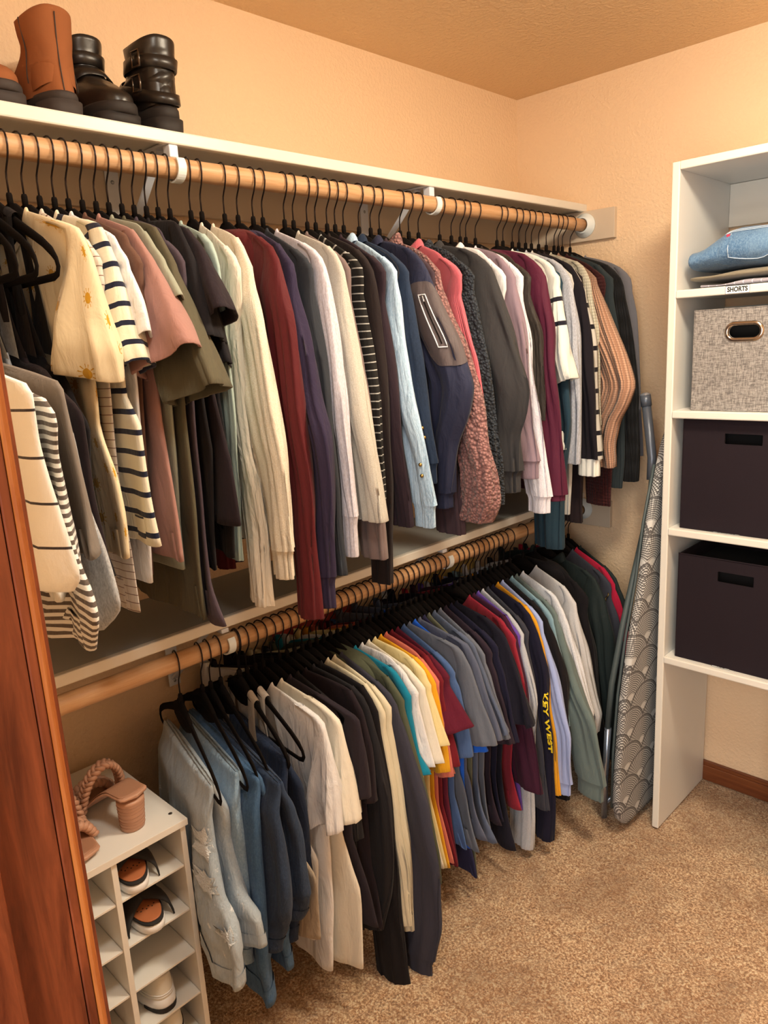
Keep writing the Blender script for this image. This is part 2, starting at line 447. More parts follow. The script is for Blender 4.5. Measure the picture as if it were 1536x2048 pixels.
bracket(-0.835, 1.013, ZL, 'white shelf bracket in the middle of the lower rod')
# ================================================================ white shelf unit with bins
UX0, UX1, UY = 0.757, 1.132, -0.381
def shelf_unit():
    t = empty('shelf_unit', (0, 0, 0), 0, 'tall white open shelf unit against the back wall', 'shelf unit')
    H = 2.040
    def panel(x): 
        o = box('side_panel', (x, UY+0.006, 0.001), (x+0.019, -0.013, H-0.001), M_melam, t, 0.001)
        box('panel_nosing', (x-0.0015, UY-0.002, 0.001), (x+0.0205, UY+0.006, H), M_white, t, 0.003)
    panel(UX0); panel(1.115); panel(1.472)
    for z, nm in ((2.040, 'top_board'), (1.706, 'shelf_board'), (1.373, 'shelf_board'), (1.024, 'shelf_board'), (0.612, 'shelf_board')):
        for xa, xb in ((UX0+0.0195, 1.1145), (1.1345, 1.4715)):
            o = box(nm, (xa, UY+0.006, z-0.021), (xb, -0.001 if z < 2.03 else -0.001, z-0.0005), M_melam, t, 0.001)
            box('shelf_nosing', (xa, UY-0.004, z-0.022), (xb, UY+0.006, z), M_white, o, 0.0035)
    for z in (1.94, 1.62, 1.29):
        box('back_cleat', (UX0+0.0195, -0.019, z-0.045), (1.1145, -0.001, z+0.078 if z > 1.9 else z+0.04), M_white, t, 0.001)
    return t
shelf_unit()
M_label = plain('label_paper', 'f6f3ea', 0.5, vary=0.0); M_ink = plain('black_ink', '1c1a1a', 0.6, vary=0.0)
def shelf_label(text, x, z, on_top, size, wid, label):
    t = empty('shelf_label', (x, UY-0.0042 if not on_top else UY+0.022, z if not on_top else z+0.0003), 0, label, 'label')
    hh = size*0.62
    if on_top: p = box('paper', (-wid/2, -hh, 0), (wid/2, hh, 0.0004), M_label, t)
    else: p = box('paper', (-wid/2, -0.0004, -hh), (wid/2, 0, hh), M_label, t)
    e = 0.0006
    if text:
        x_ = text_mesh('lettering', text, size, M_ink, t, 0.0001, 0.0007); x_.scale = (0.85, 1, 1)
        if on_top: x_.location = (0, 0, 0.0006)
        else: x_.location = (0, -0.0006, 0); x_.rotation_euler = (PI/2, 0, 0)
    fr = 0.0007
    for a, b in (((-wid/2, hh-fr), (wid/2, hh)), ((-wid/2, -hh), (wid/2, -hh+fr)), ((-wid/2, -hh), (-wid/2+fr, hh)), ((wid/2-fr, -hh), (wid/2, hh))):
        if on_top: box('border', (a[0], a[1], 0.0002), (b[0], b[1], 0.0006), M_ink, t)
        else: box('border', (a[0], -0.0006, a[1]), (b[0], -0.0002, b[1]), M_ink, t)
shelf_label('SHORTS', 0.942, 1.6955, False, 0.0165, 0.062, 'small label reading SHORTS on the edge of the second shelf')
shelf_label('', 0.945, 1.3735, True, 0.010, 0.055, 'small blank-looking label lying on the shelf under the grey bin')
shelf_label('SPORTS BRAS', 0.937, 1.0245, True, 0.0095, 0.075, 'small label reading SPORTS BRAS on the shelf below the upper dark bin')
shelf_label('BRAS', 0.941, 0.6125, True, 0.0115, 0.052, 'small label reading BRAS on the lowest shelf')
def slot_pts(w, h, r, n=6):
    P = []
    for cx, cz, a0 in ((w/2-r, h/2-r, 0), (-w/2+r, h/2-r, 90), (-w/2+r, -h/2+r, 180), (w/2-r, -h/2+r, 270)):
        for k in range(n+1):
            a = R(a0+90*k/n); P.append((cx+r*math.cos(a), cz+r*math.sin(a)))
    return P
def bin_(name, x0, x1, z0, z1, slot, m, label, rim=None, y0=-0.358, y1=-0.05, inside=None):
    """open-topped fabric cube: real walls, a handle slot cut through the front"""
    cx = (x0+x1)/2; t = empty(name, (cx, (y0+y1)/2, z0), 0, label, 'storage bin')
    W = x1-x0; H = z1-z0; dy = (y1-y0)/2; sx, sz, sw, sh, sr = slot
    bm = bmesh.new(); th = 0.006
    sp = slot_pts(sw, sh, sr); n = len(sp)
    ou = [bm.verts.new((px, -dy, pz)) for px, pz in ((-W/2, 0), (W/2, 0), (W/2, H), (-W/2, H))]
    inn = [bm.verts.new((sx+p_, -dy, sz+q_)) for p_, q_ in sp]
    es = [bm.edges.new((l[k], l[(k+1) % len(l)])) for l in (ou, inn) for k in range(len(l))]
    bmesh.ops.triangle_fill(bm, use_beauty=True, use_dissolve=False, edges=es)
    ext = bmesh.ops.extrude_face_region(bm, geom=bm.faces[:])
    for v in ext['geom']:
        if isinstance(v, bmesh.types.BMVert): v.co.y += th
    bm_obj('front_panel', bm, m, t)
    bm = bmesh.new()
    box_bm(bm, (-W/2, -dy+th, 0), (-W/2+th, dy, H), 0.001); box_bm(bm, (W/2-th, -dy+th, 0), (W/2, dy, H), 0.001)
    box_bm(bm, (-W/2+th, dy-th, 0), (W/2-th, dy, H), 0.001); box_bm(bm, (-W/2+th, -dy+th, 0), (W/2-th, dy-th, th))
    bm_obj('body', bm, m, t)
    ed = [(-W/2, -dy, 0), (W/2, -dy, 0), (W/2, -dy, H), (-W/2, -dy, H)]
    tube('seam_piping', ed, 0.0022, m, t, 6, True)
    if rim:
        out = slot_pts(sw+0.022, sh+0.022, sr+0.011, 8); inn = slot_pts(sw, sh, sr, 8); rings = []
        for pts, y in ((inn, -dy+0.002), (inn, -dy-0.003), (slot_pts(sw+0.006, sh+0.006, sr+0.003, 8), -dy-0.0048), (slot_pts(sw+0.016, sh+0.016, sr+0.008, 8), -dy-0.0048), (out, -dy-0.001)):
            rings.append([(sx+a, y, sz+b) for a, b in pts])
        tag(loft('handle_ring', rings, rim, t), 'oval chrome handle ring')
    else: pass
    box('dark_inside', (-W/2+th+0.001, -dy+0.0685, th), (W/2-th-0.001, dy-th-0.001, H*0.86), M_void, t)  # near-black block darkens the hollow behind the handle slot by its colour
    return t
M_void = plain('dark_hollow_fill', '0b090a', 0.95, vary=0)
M_binw = cloth('bin_grey_weave', 'a09589', '4f4843', kind='heather', weave=1200, wr=0.05, hor=True)
def bin_weave():
    t = NT('bin_linen'); co = t.coord(); a = t.noise(170, t.mapping(co, (0.3, 1, 2.0)), 3, 0.8); b = t.noise(170, t.mapping(co, (2.0, 1, 0.3)), 3, 0.8)
    s = t.math('MULTIPLY', t.math('ADD', a, b), 0.5)
    col = t.mix(t.ramp(s, 0.42, 0.58), alb('6a6159'), alb('aa9f90'))
    return t.fin(col, 0.95, t.bump(s, 0.6, 0.0015))
M_binw = bin_weave()
M_bind = cloth('bin_dark_fabric', '2a1e23', sheen=0.0, wr=0.15, weave=700, kind='jersey')
M_chrome = plain('warm_chrome', 'c9b49b', 0.18, metal=1.0, vary=0)
bin_('storage_bin', 0.822, 1.088, 1.3745, 1.648, (0.0, 0.212, 0.080, 0.032, 0.0159), M_binw, 'grey woven storage bin with an oval chrome handle', rim=M_chrome)
bin_('storage_bin', 0.803, 1.108, 1.0255, 1.347, (0.013, 0.270, 0.100, 0.030, 0.003), M_bind, 'dark brown fabric bin filling the third shelf')
bin_('storage_bin', 0.803, 1.108, 0.6135, 0.945, (0.012, 0.278, 0.100, 0.032, 0.003), M_bind, 'dark brown fabric bin on the lowest shelf with an open gap above')

# folded clothes on the second shelf
def folded(name, x0, x1, y0, y1, z0, h, m, label, cat, prof, seed=0, droop=0.0, nose=0.5):
    """a soft folded stack: section along x is given by prof (0..1 -> height factor), rounded at the front"""
    n = 30; k = 44; rings = []
    for i in range(k+1):
        u = i/k; x = x0+(x1-x0)*u; hh = h*prof(u)
        r = []
        for j in range(n):
            a = 2*PI*j/n; c, s_ = math.cos(a), math.sin(a)
            sx_ = 1 if u > 0.03 and u < 0.97 else 0.97
            yy = (y0+y1)/2 + (y1-y0)/2*sx_*math.copysign(abs(c)**0.5, c)
            zz = z0 + hh/2 + hh/2*math.copysign(abs(s_)**0.7, s_)
            if s_ > 0: zz += 0.004*noise.noise((x*14+seed, yy*14, 3))
            r.append((x, yy+0.004*noise.noise((x*20, zz*30, seed)), max(z0, zz)))
        rings.append(r)
    uv = [[(x_, 0.02*j) for j in range(n+1)] for x_ in [0.01*i for i in range(k+1)]]
    o = loft(name, rings, m, None, uv, True, True)
    if label: tag(o, label, cat)
    return o
M_dshort = cloth('denim_shorts', '496885', '7d97a8', kind='denim', fl=0.7, wr=0.6)
M_oliv = cloth('olive_twill', '857860', wr=0.4)
M_gstr = cloth('grey_stripe_cloth', 'a89ea0', 'e8e2e0', kind='vstripe', per=0.036, duty=0.07)
M_stitch = plain('pale_stitching', 'c9d3d6', 0.8, vary=0)
folded('folded_shorts', 0.835, 1.110, -0.366, -0.06, 1.7065, 0.0155, M_gstr, 'folded grey shorts with white stripes at the bottom of the pile', 'shorts', lambda u: 0.55+0.45*sstep(0, 0.5, u), 5)
folded('folded_shorts', 0.806, 1.112, -0.362, -0.05, 1.7265, 0.024, M_oliv, 'folded olive shorts in the middle of the pile', 'shorts', lambda u: 0.45+0.55*sstep(0.0, 0.5, u), 2)
def denim_shorts():
    t = empty('folded_shorts', (0.955, -0.2, 1.72), 0, 'folded blue denim shorts with a back pocket on top of the pile', 'shorts')
    pf = lambda u: 0.50+0.48*sstep(0.0, 0.36, u)+0.02*sstep(0.4, 0.9, u)
    k, n = 56, 40; x0, x1 = 0.800, 1.113; rings = []
    def top(x): 
        u = (x-x0)/(x1-x0); zb = 1.7555; return zb, 0.108*pf(u)
    for i in range(k+1):
        x = x0+(x1-x0)*i/k; zb, hh = top(x); r = []
        for j in range(n):
            a = 2*PI*j/n; c, s_ = math.cos(a), math.sin(a)
            yy = -0.205+0.158*math.copysign(abs(c)**0.55, c); zz = zb+hh/2+hh/2*math.copysign(abs(s_)**0.75, s_)
            if s_ > 0: yy += 0.25*(zz-zb-hh/2)*(1 if c < 0 else 0)
            r.append((x-0.955, yy+0.2+0.004*noise.noise((x*25, zz*30, 1)), zz-1.72+0.003*noise.noise((x*30, yy*20, 4))))
        rings.append(r)
    uv = [[(0.3+0.01*i, 0.012*j) for j in range(n+1)] for i in range(k+1)]
    loft('cloth', rings, M_dshort, t, uv, True, True)
    def front(x, f):   # point on the front face of the roll, f = 0 bottom .. 1 top
        zb, hh = top(x); s_ = -0.85+1.75*f; c = -math.sqrt(max(0.02, 1-min(1, abs(s_))**2))
        a_c = -abs(c)**0.55; yy = -0.205+0.158*a_c
        zz = zb+hh/2+hh/2*math.copysign(min(1, abs(s_))**0.75, s_)
        if s_ > 0: yy += 0.25*(zz-zb-hh/2)
        return (x-0.955, yy+0.2-0.0035, zz-1.72)
    # pocket patch with its stitched outline, the waistband, the tab and the leather patch
    xs = [0.905+0.2*i/14 for i in range(15)]; V = []; F = []
    for i, x in enumerate(xs):
        lo = 0.12+0.55*abs((x-0.985)/0.10)**2*0.35 if x < 0.985 else 0.12+0.55*((x-0.985)/0.13)
        for j in range(6): V.append(front(x, min(0.8, lo)+(0.80-min(0.8, lo))*j/5))
    for i in range(14):
        for j in range(5): F.append((i*6+j, (i+1)*6+j, (i+1)*6+j+1, i*6+j+1))
    mesh_obj('pocket', V, F, M_dshort, t)
    path = [V[0*6+5], V[2], V[0]] + [V[i*6] for i in range(1, 15)]
    tube('pocket_stitching', [(a, b-0.0015, c) for a, b, c in path], 0.0011, M_stitch, t, 5)
    for f in (0.86, 0.92): tube('waist_stitching', [tuple(Vector(front(0.885+0.115*i/14, f))+Vector((0, -0.0012, 0))) for i in range(15)], 0.0010, M_stitch, t, 5)
    p = Vector(front(0.899, 0.80)); q = box('red_tab', (p.x-0.006, p.y-0.003, p.z-0.012), (p.x+0.003, p.y, p.z), plain('red_tab', 'c33149', 0.7), t, 0.0008)
    M_leather = plain('leather_patch', 'd08a5c', 0.7, bump=(200, 0.3, 0.001)); V = []; F = []
    for i in range(7):
        x = 1.0+0.105*i/6; a = front(x, 0.84); b = front(x, 1.0)
        V += [(a[0], a[1]-0.003, a[2]), (b[0], b[1]-0.004, b[2]+0.003)]
    for i in range(6): F.append((2*i, 2*i+2, 2*i+3, 2*i+1))
    lp = mesh_obj('leather_patch', V, F, M_leather, t); M_lred = plain('patch_print', 'a8432c', 0.7)
    def pp(u, v):
        i = min(5, int(u*6)); f = u*6-i; a = Vector(V[2*i]).lerp(Vector(V[2*i+2]), f); b = Vector(V[2*i+1]).lerp(Vector(V[2*i+3]), f); return tuple(a.lerp(b, v)+Vector((0, -0.0012, 0.0012)))
    tube('patch_print', [pp(0.08, 0.2), pp(0.5, 0.3), pp(0.98, 0.2), pp(0.98, 0.85), pp(0.5, 0.95), pp(0.08, 0.85)], 0.0011, M_lred, t, 5, True)
    tube('patch_print', [pp(0.2+0.1*i, 0.55+0.12*(-1)**i) for i in range(8)], 0.0011, M_lred, t, 5)
denim_shorts()
GARMENTS=[
('T','tank','tank_pin','cream ribbed tank top with thin black stripes,nearest the wooden door frame',-2.137,3.9,[(0.557,-0.205)],[(0.549,-0.377),(0.55,-0.445),(0.565,-0.516),(0.58,-0.605),(0.569,-0.617)],{}),
('T','tank','cream_rib','plain cream ribbed tank top behind the thin-striped tank',-2.111,3.7,[(0.481,-0.191)],[(0.438,-0.381),(0.434,-0.468),(0.439,-0.557),(0.455,-0.662)],{}),
('T','tank','tank_brown','brown and white striped tank top with a wide flared hem',-2.085,3.3,[(0.402,-0.177)],[(0.46,-0.419),(0.436,-0.471),(0.432,-0.546),(0.458,-0.619),(0.518,-0.681),(0.459,-0.74)],{'flare': 1,'name': 'striped_tank_top'}),
('T','tank','taupe_dk','grey-brown tank top just right of the brown striped one',-2.059,3.1,[(0.328,-0.163)],[(0.386,-0.385),(0.399,-0.478),(0.4,-0.568),(0.419,-0.628)],{}),
('T','tank','heather_g','heather grey tank top with a long rounded hem',-2.034,2.9,[(0.286,-0.158)],[(0.338,-0.345),(0.338,-0.45),(0.348,-0.582),(0.376,-0.661),(0.392,-0.714),(0.347,-0.759)],{}),
('T','tank','plum_blk','blackish plum tank top,left one of two between grey and sun tops',-2.008,2.1,[(0.265,-0.151)],[(0.313,-0.311),(0.314,-0.432),(0.318,-0.552),(0.328,-0.66)],{}),
('T','tank','black','black tank top directly left of the sun-print tee',-1.982,0.5,[(0.202,-0.136)],[(0.268,-0.309),(0.262,-0.46),(0.225,-0.633),(0.279,-0.702)],{}),
('T','short','suns','pale cream tee with small golden suns printed all over',-1.956,-1.0,[(0.162,-0.125),(0.233,-0.162),(0.258,-0.199),(0.268,-0.241),(0.276,-0.303),(0.289,-0.348),(0.281,-0.397)],[(0.241,-0.465),(0.264,-0.551),(0.279,-0.611),(0.273,-0.683)],{'wide': 1,'cw': 0.155,'tilt': -0.03,'t': 0.03}),
('T','short','thinbrown','off-white tee with thin brown stripes behind the sun tee',-1.931,-1.6,[(0.171,-0.147),(0.205,-0.177),(0.216,-0.223),(0.227,-0.27),(0.235,-0.301)],[(0.216,-0.428),(0.206,-0.56),(0.211,-0.685),(0.209,-0.801)],{'t': 0.014}),
('T','short','navystripe','cream tee with bold navy stripes and wide cuffs',-1.905,-1.2,[(0.15,-0.131),(0.201,-0.148),(0.224,-0.189),(0.236,-0.229),(0.26,-0.308),(0.277,-0.364)],[(0.255,-0.421),(0.261,-0.47),(0.269,-0.548),(0.278,-0.605),(0.29,-0.671)],{'wide': 1,'cw': 0.14,'tilt': 0.05,'t': 0.032}),
('T','short','white','plain white tee right behind the navy-striped tee',-1.879,-0.4,[(0.145,-0.13),(0.197,-0.165),(0.227,-0.209),(0.267,-0.271),(0.284,-0.319)],[(0.236,-0.399),(0.215,-0.517),(0.198,-0.644),(0.182,-0.765)],{'t': 0.02,'cw': 0.13,'tilt': 0.04}),
('T','short','brown','dark brown tee between the white and the mauve tees',-1.854,0.3,[(0.129,-0.127),(0.195,-0.162),(0.216,-0.213),(0.229,-0.262),(0.24,-0.291)],[(0.193,-0.4),(0.174,-0.523),(0.127,-0.768)],{'t': 0.014}),
('T','short','mauve','dusty mauve tee with a wide open sleeve',-1.828,1.0,[(0.125,-0.129),(0.175,-0.149),(0.225,-0.199),(0.275,-0.263),(0.308,-0.307),(0.33,-0.342)],[(0.199,-0.437),(0.201,-0.48),(0.217,-0.607),(0.231,-0.677),(0.236,-0.725)],{'wide': 1,'cw': 0.15,'tilt': 0.06,'t': 0.034}),
('T','short','sage','pale sage green tee behind the mauve tee',-1.802,2.1,[(0.111,-0.114),(0.157,-0.137),(0.185,-0.16),(0.248,-0.228),(0.281,-0.264)],[(0.207,-0.404),(0.199,-0.528),(0.182,-0.679),(0.179,-0.758)],{'t': 0.022,'cw': 0.13,'tilt': 0.05}),
('T','short','olive','olive green tee with a long notched hem',-1.777,3.8,[(0.09,-0.112),(0.174,-0.14),(0.221,-0.195),(0.267,-0.273),(0.31,-0.348),(0.341,-0.409)],[(0.24,-0.466),(0.227,-0.661),(0.216,-0.766),(0.216,-0.853)],{'wide': 1,'cw': 0.14,'tilt': 0.04,'t': 0.03}),
('T','short','charplum','faded charcoal plum tee with a long pointed hem',-1.751,5.4,[(0.096,-0.111),(0.156,-0.141),(0.191,-0.2),(0.218,-0.303),(0.222,-0.415)],[(0.218,-0.52),(0.22,-0.666),(0.229,-0.785),(0.262,-0.861)],{'t': 0.022,'cw': 0.12,'tilt': 0.03}),
('T','short','black','black tee with a flared sleeve,left of two beside the cream shirts',-1.726,6.3,[(0.106,-0.116),(0.174,-0.129),(0.224,-0.193),(0.259,-0.264),(0.287,-0.33)],[(0.237,-0.443),(0.236,-0.534),(0.206,-0.769)],{'wide': 1,'t': 0.026,'cw': 0.13,'tilt': 0.05}),
('T','short','blackplum','plum black tee with a flared sleeve touching the cream shirts',-1.7,7.8,[(0.118,-0.121),(0.17,-0.138),(0.227,-0.179),(0.273,-0.236),(0.309,-0.285)],[(0.261,-0.409),(0.261,-0.553),(0.27,-0.676)],{'wide': 1,'t': 0.026,'cw': 0.13,'tilt': 0.05}),
('T','short','black','short black tee whose sleeve pokes out lowest before the cream shirts',-1.675,10.3,[(0.112,-0.122),(0.162,-0.15),(0.205,-0.207),(0.247,-0.305),(0.275,-0.377)],[(0.245,-0.446),(0.24,-0.586),(0.23,-0.748)],{'t': 0.022,'cw': 0.11,'tilt': 0.03}),
('T','long','mint','pale mint top showing as a sliver left of the cream shirt',-1.649,12.9,[(0.124,-0.124),(0.196,-0.154),(0.233,-0.201),(0.241,-0.305),(0.24,-0.494),(0.22,-0.689),(0.212,-0.762)],[],{'hem': -0.74,'t': 0.012}),
('T','long','creamlinen','crinkled cream linen long-sleeved shirt',-1.601,14.1,[(0.041,-0.108),(0.143,-0.145),(0.181,-0.194),(0.196,-0.289),(0.206,-0.483),(0.231,-0.592),(0.244,-0.719),(0.237,-0.864)],[],{'t': 0.026,'w': 0.085}),
('T','long','beigeh','beige heather long-sleeved top with a banded cuff',-1.575,13.6,[(0.058,-0.112),(0.181,-0.147),(0.215,-0.189),(0.251,-0.308),(0.275,-0.442),(0.297,-0.558),(0.309,-0.739),(0.317,-0.801)],[],{'t': 0.03,'w': 0.1,'cuff': 0.06}),
('T','long','burg','burgundy hoodie with a long plain sleeve',-1.519,12.2,[(0.072,-0.125),(0.193,-0.151),(0.236,-0.189),(0.266,-0.295),(0.277,-0.447),(0.288,-0.555),(0.295,-0.663),(0.297,-0.901)],[],{'t': 0.028,'w': 0.085,'name': 'hoodie','hood': 1}),
('T','long','navypl','dark purple-navy hooded top with a long ribbed cuff',-1.485,11.0,[(0.077,-0.119),(0.188,-0.157),(0.218,-0.213),(0.259,-0.326),(0.284,-0.46),(0.314,-0.526),(0.313,-0.603),(0.3,-0.817),(0.286,-0.892)],[],{'t': 0.03,'w': 0.075,'name': 'hoodie','hood': 0.6,'cuff': 0.07}),
('T','long','slate','dark slate grey long-sleeved top left of the lavender one',-1.445,9.9,[(0.072,-0.126),(0.173,-0.167),(0.221,-0.211),(0.242,-0.309),(0.261,-0.455),(0.271,-0.568),(0.274,-0.726),(0.281,-0.833)],[],{'t': 0.03,'w': 0.11}),
('T','long','lav','pale lavender grey long-sleeved top',-1.419,9.4,[(0.068,-0.12),(0.187,-0.157),(0.233,-0.185),(0.253,-0.233),(0.269,-0.328),(0.282,-0.467),(0.288,-0.652),(0.311,-0.8)],[],{'t': 0.022,'w': 0.07,'cuff': 0.09}),
('T','long','taupeh','light grey-taupe heather sweater with a straight sleeve',-1.358,10.3,[(0.076,-0.121),(0.192,-0.158),(0.231,-0.204),(0.25,-0.296),(0.285,-0.472),(0.307,-0.573),(0.332,-0.728)],[],{'t': 0.03,'w': 0.095}),
('T','long','taupebr','taupe brown long top peeping out below the grey-taupe sweater',-1.332,11.9,[(0.068,-0.123),(0.178,-0.163),(0.21,-0.205),(0.238,-0.31),(0.273,-0.474),(0.294,-0.645),(0.309,-0.82)],[],{'t': 0.026,'w': 0.1}),
('T','long','blkstripe','black long-sleeved tee with thin white stripes',-1.291,12.8,[(0.079,-0.136),(0.165,-0.165),(0.207,-0.205),(0.233,-0.269),(0.257,-0.363),(0.275,-0.477),(0.271,-0.638),(0.267,-0.723)],[],{'t': 0.018,'w': 0.07}),
('T','long','darkbrown','blackish brown long-sleeved top right of the striped one',-1.265,12.6,[(0.075,-0.121),(0.182,-0.155),(0.238,-0.203),(0.255,-0.271),(0.262,-0.354),(0.276,-0.48),(0.268,-0.648),(0.247,-0.909)],[],{'t': 0.022,'w': 0.09}),
('T','long','darkpurp','dark purple-black long sleeve with a stitched cuff beside the light denim',-1.229,11.6,[(0.073,-0.123),(0.16,-0.156),(0.209,-0.211),(0.242,-0.331),(0.266,-0.483),(0.268,-0.575),(0.291,-0.772)],[],{'t': 0.024,'w': 0.085}),
('T','long','denimlt','pale blue denim shirt with buttoned cuffs',-1.203,9.4,[(0.061,-0.117),(0.149,-0.148),(0.217,-0.198),(0.243,-0.259),(0.257,-0.368),(0.28,-0.489),(0.318,-0.615),(0.35,-0.779)],[],{'t': 0.03,'w': 0.09,'cuff': 0.055,'name': 'denim_shirt','collar': 1}),
('T','long','denimdk','dark blue denim jacket with contrast stitching',-1.175,7.0,[(0.067,-0.108),(0.164,-0.153),(0.224,-0.197),(0.243,-0.27),(0.269,-0.392),(0.288,-0.556),(0.322,-0.684)],[],{'t': 0.026,'w': 0.09,'name': 'denim_jacket','collar': 1,'cuff': 0.05}),
('T','long','navyjk','navy jacket with a grey elbow patch and white sleeve zip',-1.123,6.1,[(0.062,-0.095),(0.178,-0.142),(0.232,-0.188),(0.268,-0.254),(0.338,-0.374),(0.373,-0.464),(0.355,-0.528),(0.322,-0.596),(0.298,-0.755)],[],{'t': 0.036,'w': 0.125,'name': 'zip_jacket','collar': 1,'patch': 1,'cuff': 0.04}),
('T','long','plumbr','brownish plum jacket hanging low behind the navy jacket',-1.082,7.7,[(0.067,-0.1),(0.168,-0.15),(0.219,-0.2),(0.247,-0.315),(0.273,-0.5),(0.29,-0.679),(0.301,-0.826)],[],{'t': 0.022,'w': 0.1}),
('T','long','teddyp','dusty pink curly teddy fleece jacket',-1.05,9.9,[(0.07,-0.091),(0.171,-0.149),(0.225,-0.223),(0.272,-0.306),(0.323,-0.389),(0.362,-0.5),(0.375,-0.568),(0.403,-0.664),(0.399,-0.741),(0.369,-0.789)],[],{'t': 0.036,'w': 0.11,'name': 'fleece_jacket','collar': 1.5}),
('T','long','coral','coral pink ribbed top behind the pink fleece',-0.973,9.6,[(0.072,-0.097),(0.158,-0.15),(0.209,-0.212),(0.24,-0.296),(0.276,-0.409),(0.297,-0.509)],[],{'hem': -0.632,'t': 0.016,'w': 0.06,'collar': 1}),
('T','long','teddyg','charcoal curly fleece jacket',-0.939,6.6,[(0.062,-0.103),(0.159,-0.142),(0.208,-0.201),(0.239,-0.274),(0.274,-0.417),(0.295,-0.551),(0.311,-0.662),(0.303,-0.78)],[],{'t': 0.026,'w': 0.07,'name': 'fleece_jacket','collar': 1}),
('T','long','charcoal','charcoal grey sweatshirt with a bent elbow and wide cuff',-0.9,4.1,[(0.062,-0.097),(0.175,-0.136),(0.25,-0.186),(0.283,-0.268),(0.326,-0.383),(0.364,-0.487),(0.354,-0.554),(0.329,-0.608),(0.337,-0.757)],[],{'t': 0.036,'w': 0.13,'name': 'sweatshirt','cuff': 0.06,'collar': 1}),
('T','long','white','white collared shirt almost hidden behind the charcoal sweatshirt',-0.811,4.8,[(0.049,-0.084),(0.13,-0.12),(0.198,-0.178),(0.221,-0.268),(0.229,-0.474),(0.239,-0.662)],[],{'t': 0.014,'w': 0.06,'collar': 1}),
('T','long','mauveh','greyish mauve hoodie with a rolled cuff',-0.76,6.8,[(0.064,-0.093),(0.165,-0.135),(0.224,-0.198),(0.253,-0.299),(0.275,-0.425),(0.287,-0.597),(0.318,-0.743)],[],{'t': 0.028,'w': 0.085,'name': 'hoodie','hood': 1,'cuff': 0.05}),
('T','long','whiteh','white heather long-sleeved top with a crumpled cuff',-0.72,7.2,[(0.068,-0.108),(0.17,-0.146),(0.219,-0.216),(0.246,-0.347),(0.278,-0.52),(0.294,-0.642),(0.324,-0.847)],[],{'t': 0.024,'w': 0.085,'cuff': 0.05}),
('T','long','olivebr','dark olive-brown jacket with a gathered sleeve',-0.694,5.3,[(0.064,-0.1),(0.163,-0.144),(0.218,-0.215),(0.262,-0.349),(0.28,-0.456),(0.276,-0.592)],[],{'hem': -0.675,'t': 0.02,'w': 0.07,'name': 'jacket'}),
('T','long','burg2','burgundy hooded jacket with a smooth straight sleeve',-0.649,4.0,[(0.065,-0.093),(0.171,-0.13),(0.247,-0.197),(0.268,-0.324),(0.282,-0.459),(0.297,-0.624),(0.312,-0.829)],[],{'t': 0.032,'w': 0.1,'name': 'hooded_jacket','hood': 1.6,'cuff': 0.02}),
('T','short','knitwhite','white textured knit sweater with thin navy bands on a short sleeve',-0.542,5.8,[(0.066,-0.113),(0.141,-0.133),(0.207,-0.17),(0.24,-0.255),(0.257,-0.355),(0.288,-0.486)],[(0.25,-0.551),(0.247,-0.698)],{'wide': 1,'t': 0.034,'cw': 0.1,'tilt': 0.03,'ribhem': 1,'name': 'knit_sweater'}),
('T','long','teal','deep teal long top hanging lowest near the corner',-0.511,9.2,[(0.07,-0.112),(0.148,-0.149),(0.208,-0.211),(0.232,-0.324),(0.26,-0.466),(0.265,-0.625),(0.235,-0.793),(0.233,-1.01)],[],{'t': 0.03,'w': 0.12}),
('T','long','greyh','light heather grey long-sleeved tee',-0.461,11.9,[(0.072,-0.113),(0.188,-0.152),(0.242,-0.213),(0.261,-0.298),(0.281,-0.468),(0.283,-0.548),(0.27,-0.747)],[],{'t': 0.02,'w': 0.085}),
('T','long','palesliver','pale off-white long top ending behind the burgundy cuff',-0.426,13.8,[(0.073,-0.117),(0.178,-0.157),(0.223,-0.225),(0.233,-0.411),(0.225,-0.712),(0.219,-0.916)],[],{'t': 0.014,'w': 0.08}),
('T','long','ladder','black cardigan with a cream ladder stripe down the sleeve',-0.388,15.6,[(0.078,-0.116),(0.197,-0.158),(0.259,-0.234),(0.297,-0.388),(0.319,-0.551),(0.325,-0.707),(0.322,-0.791)],[],{'t': 0.03,'w': 0.1,'name': 'cardigan','cuff': 0.055}),
('T','long','plum_blk','plain black long top with a square hem near the back wall',-0.355,16.9,[(0.077,-0.118),(0.156,-0.145),(0.217,-0.223),(0.222,-0.414),(0.232,-0.72),(0.238,-0.953)],[],{'t': 0.02,'w': 0.09}),
('T','long','creamknit','cream knitted sweater beside the peach one',-0.313,17.7,[(0.079,-0.116),(0.195,-0.153),(0.236,-0.21),(0.267,-0.343),(0.283,-0.506),(0.289,-0.642)],[],{'t': 0.02,'w': 0.06,'name': 'knit_sweater'}),
('T','long','peach','peach ribbed knit sweater with a ballooning sleeve',-0.268,17.8,[(0.079,-0.12),(0.195,-0.171),(0.269,-0.27),(0.348,-0.419),(0.396,-0.524),(0.374,-0.581),(0.339,-0.628),(0.312,-0.708),(0.317,-0.778)],[],{'t': 0.04,'w': 0.14,'name': 'knit_sweater'}),
('T','long','maroon','dark maroon long top visible below the peach sweater',-0.22,16.2,[(0.075,-0.121),(0.176,-0.157),(0.222,-0.237),(0.242,-0.42),(0.263,-0.655),(0.269,-0.92)],[],{'t': 0.022,'w': 0.12}),
('T','long','dkgreen','dark grey-green top second from the back wall end',-0.194,12.1,[(0.074,-0.12),(0.188,-0.157),(0.229,-0.237),(0.262,-0.423),(0.286,-0.627),(0.278,-0.865)],[],{'t': 0.02,'w': 0.08}),
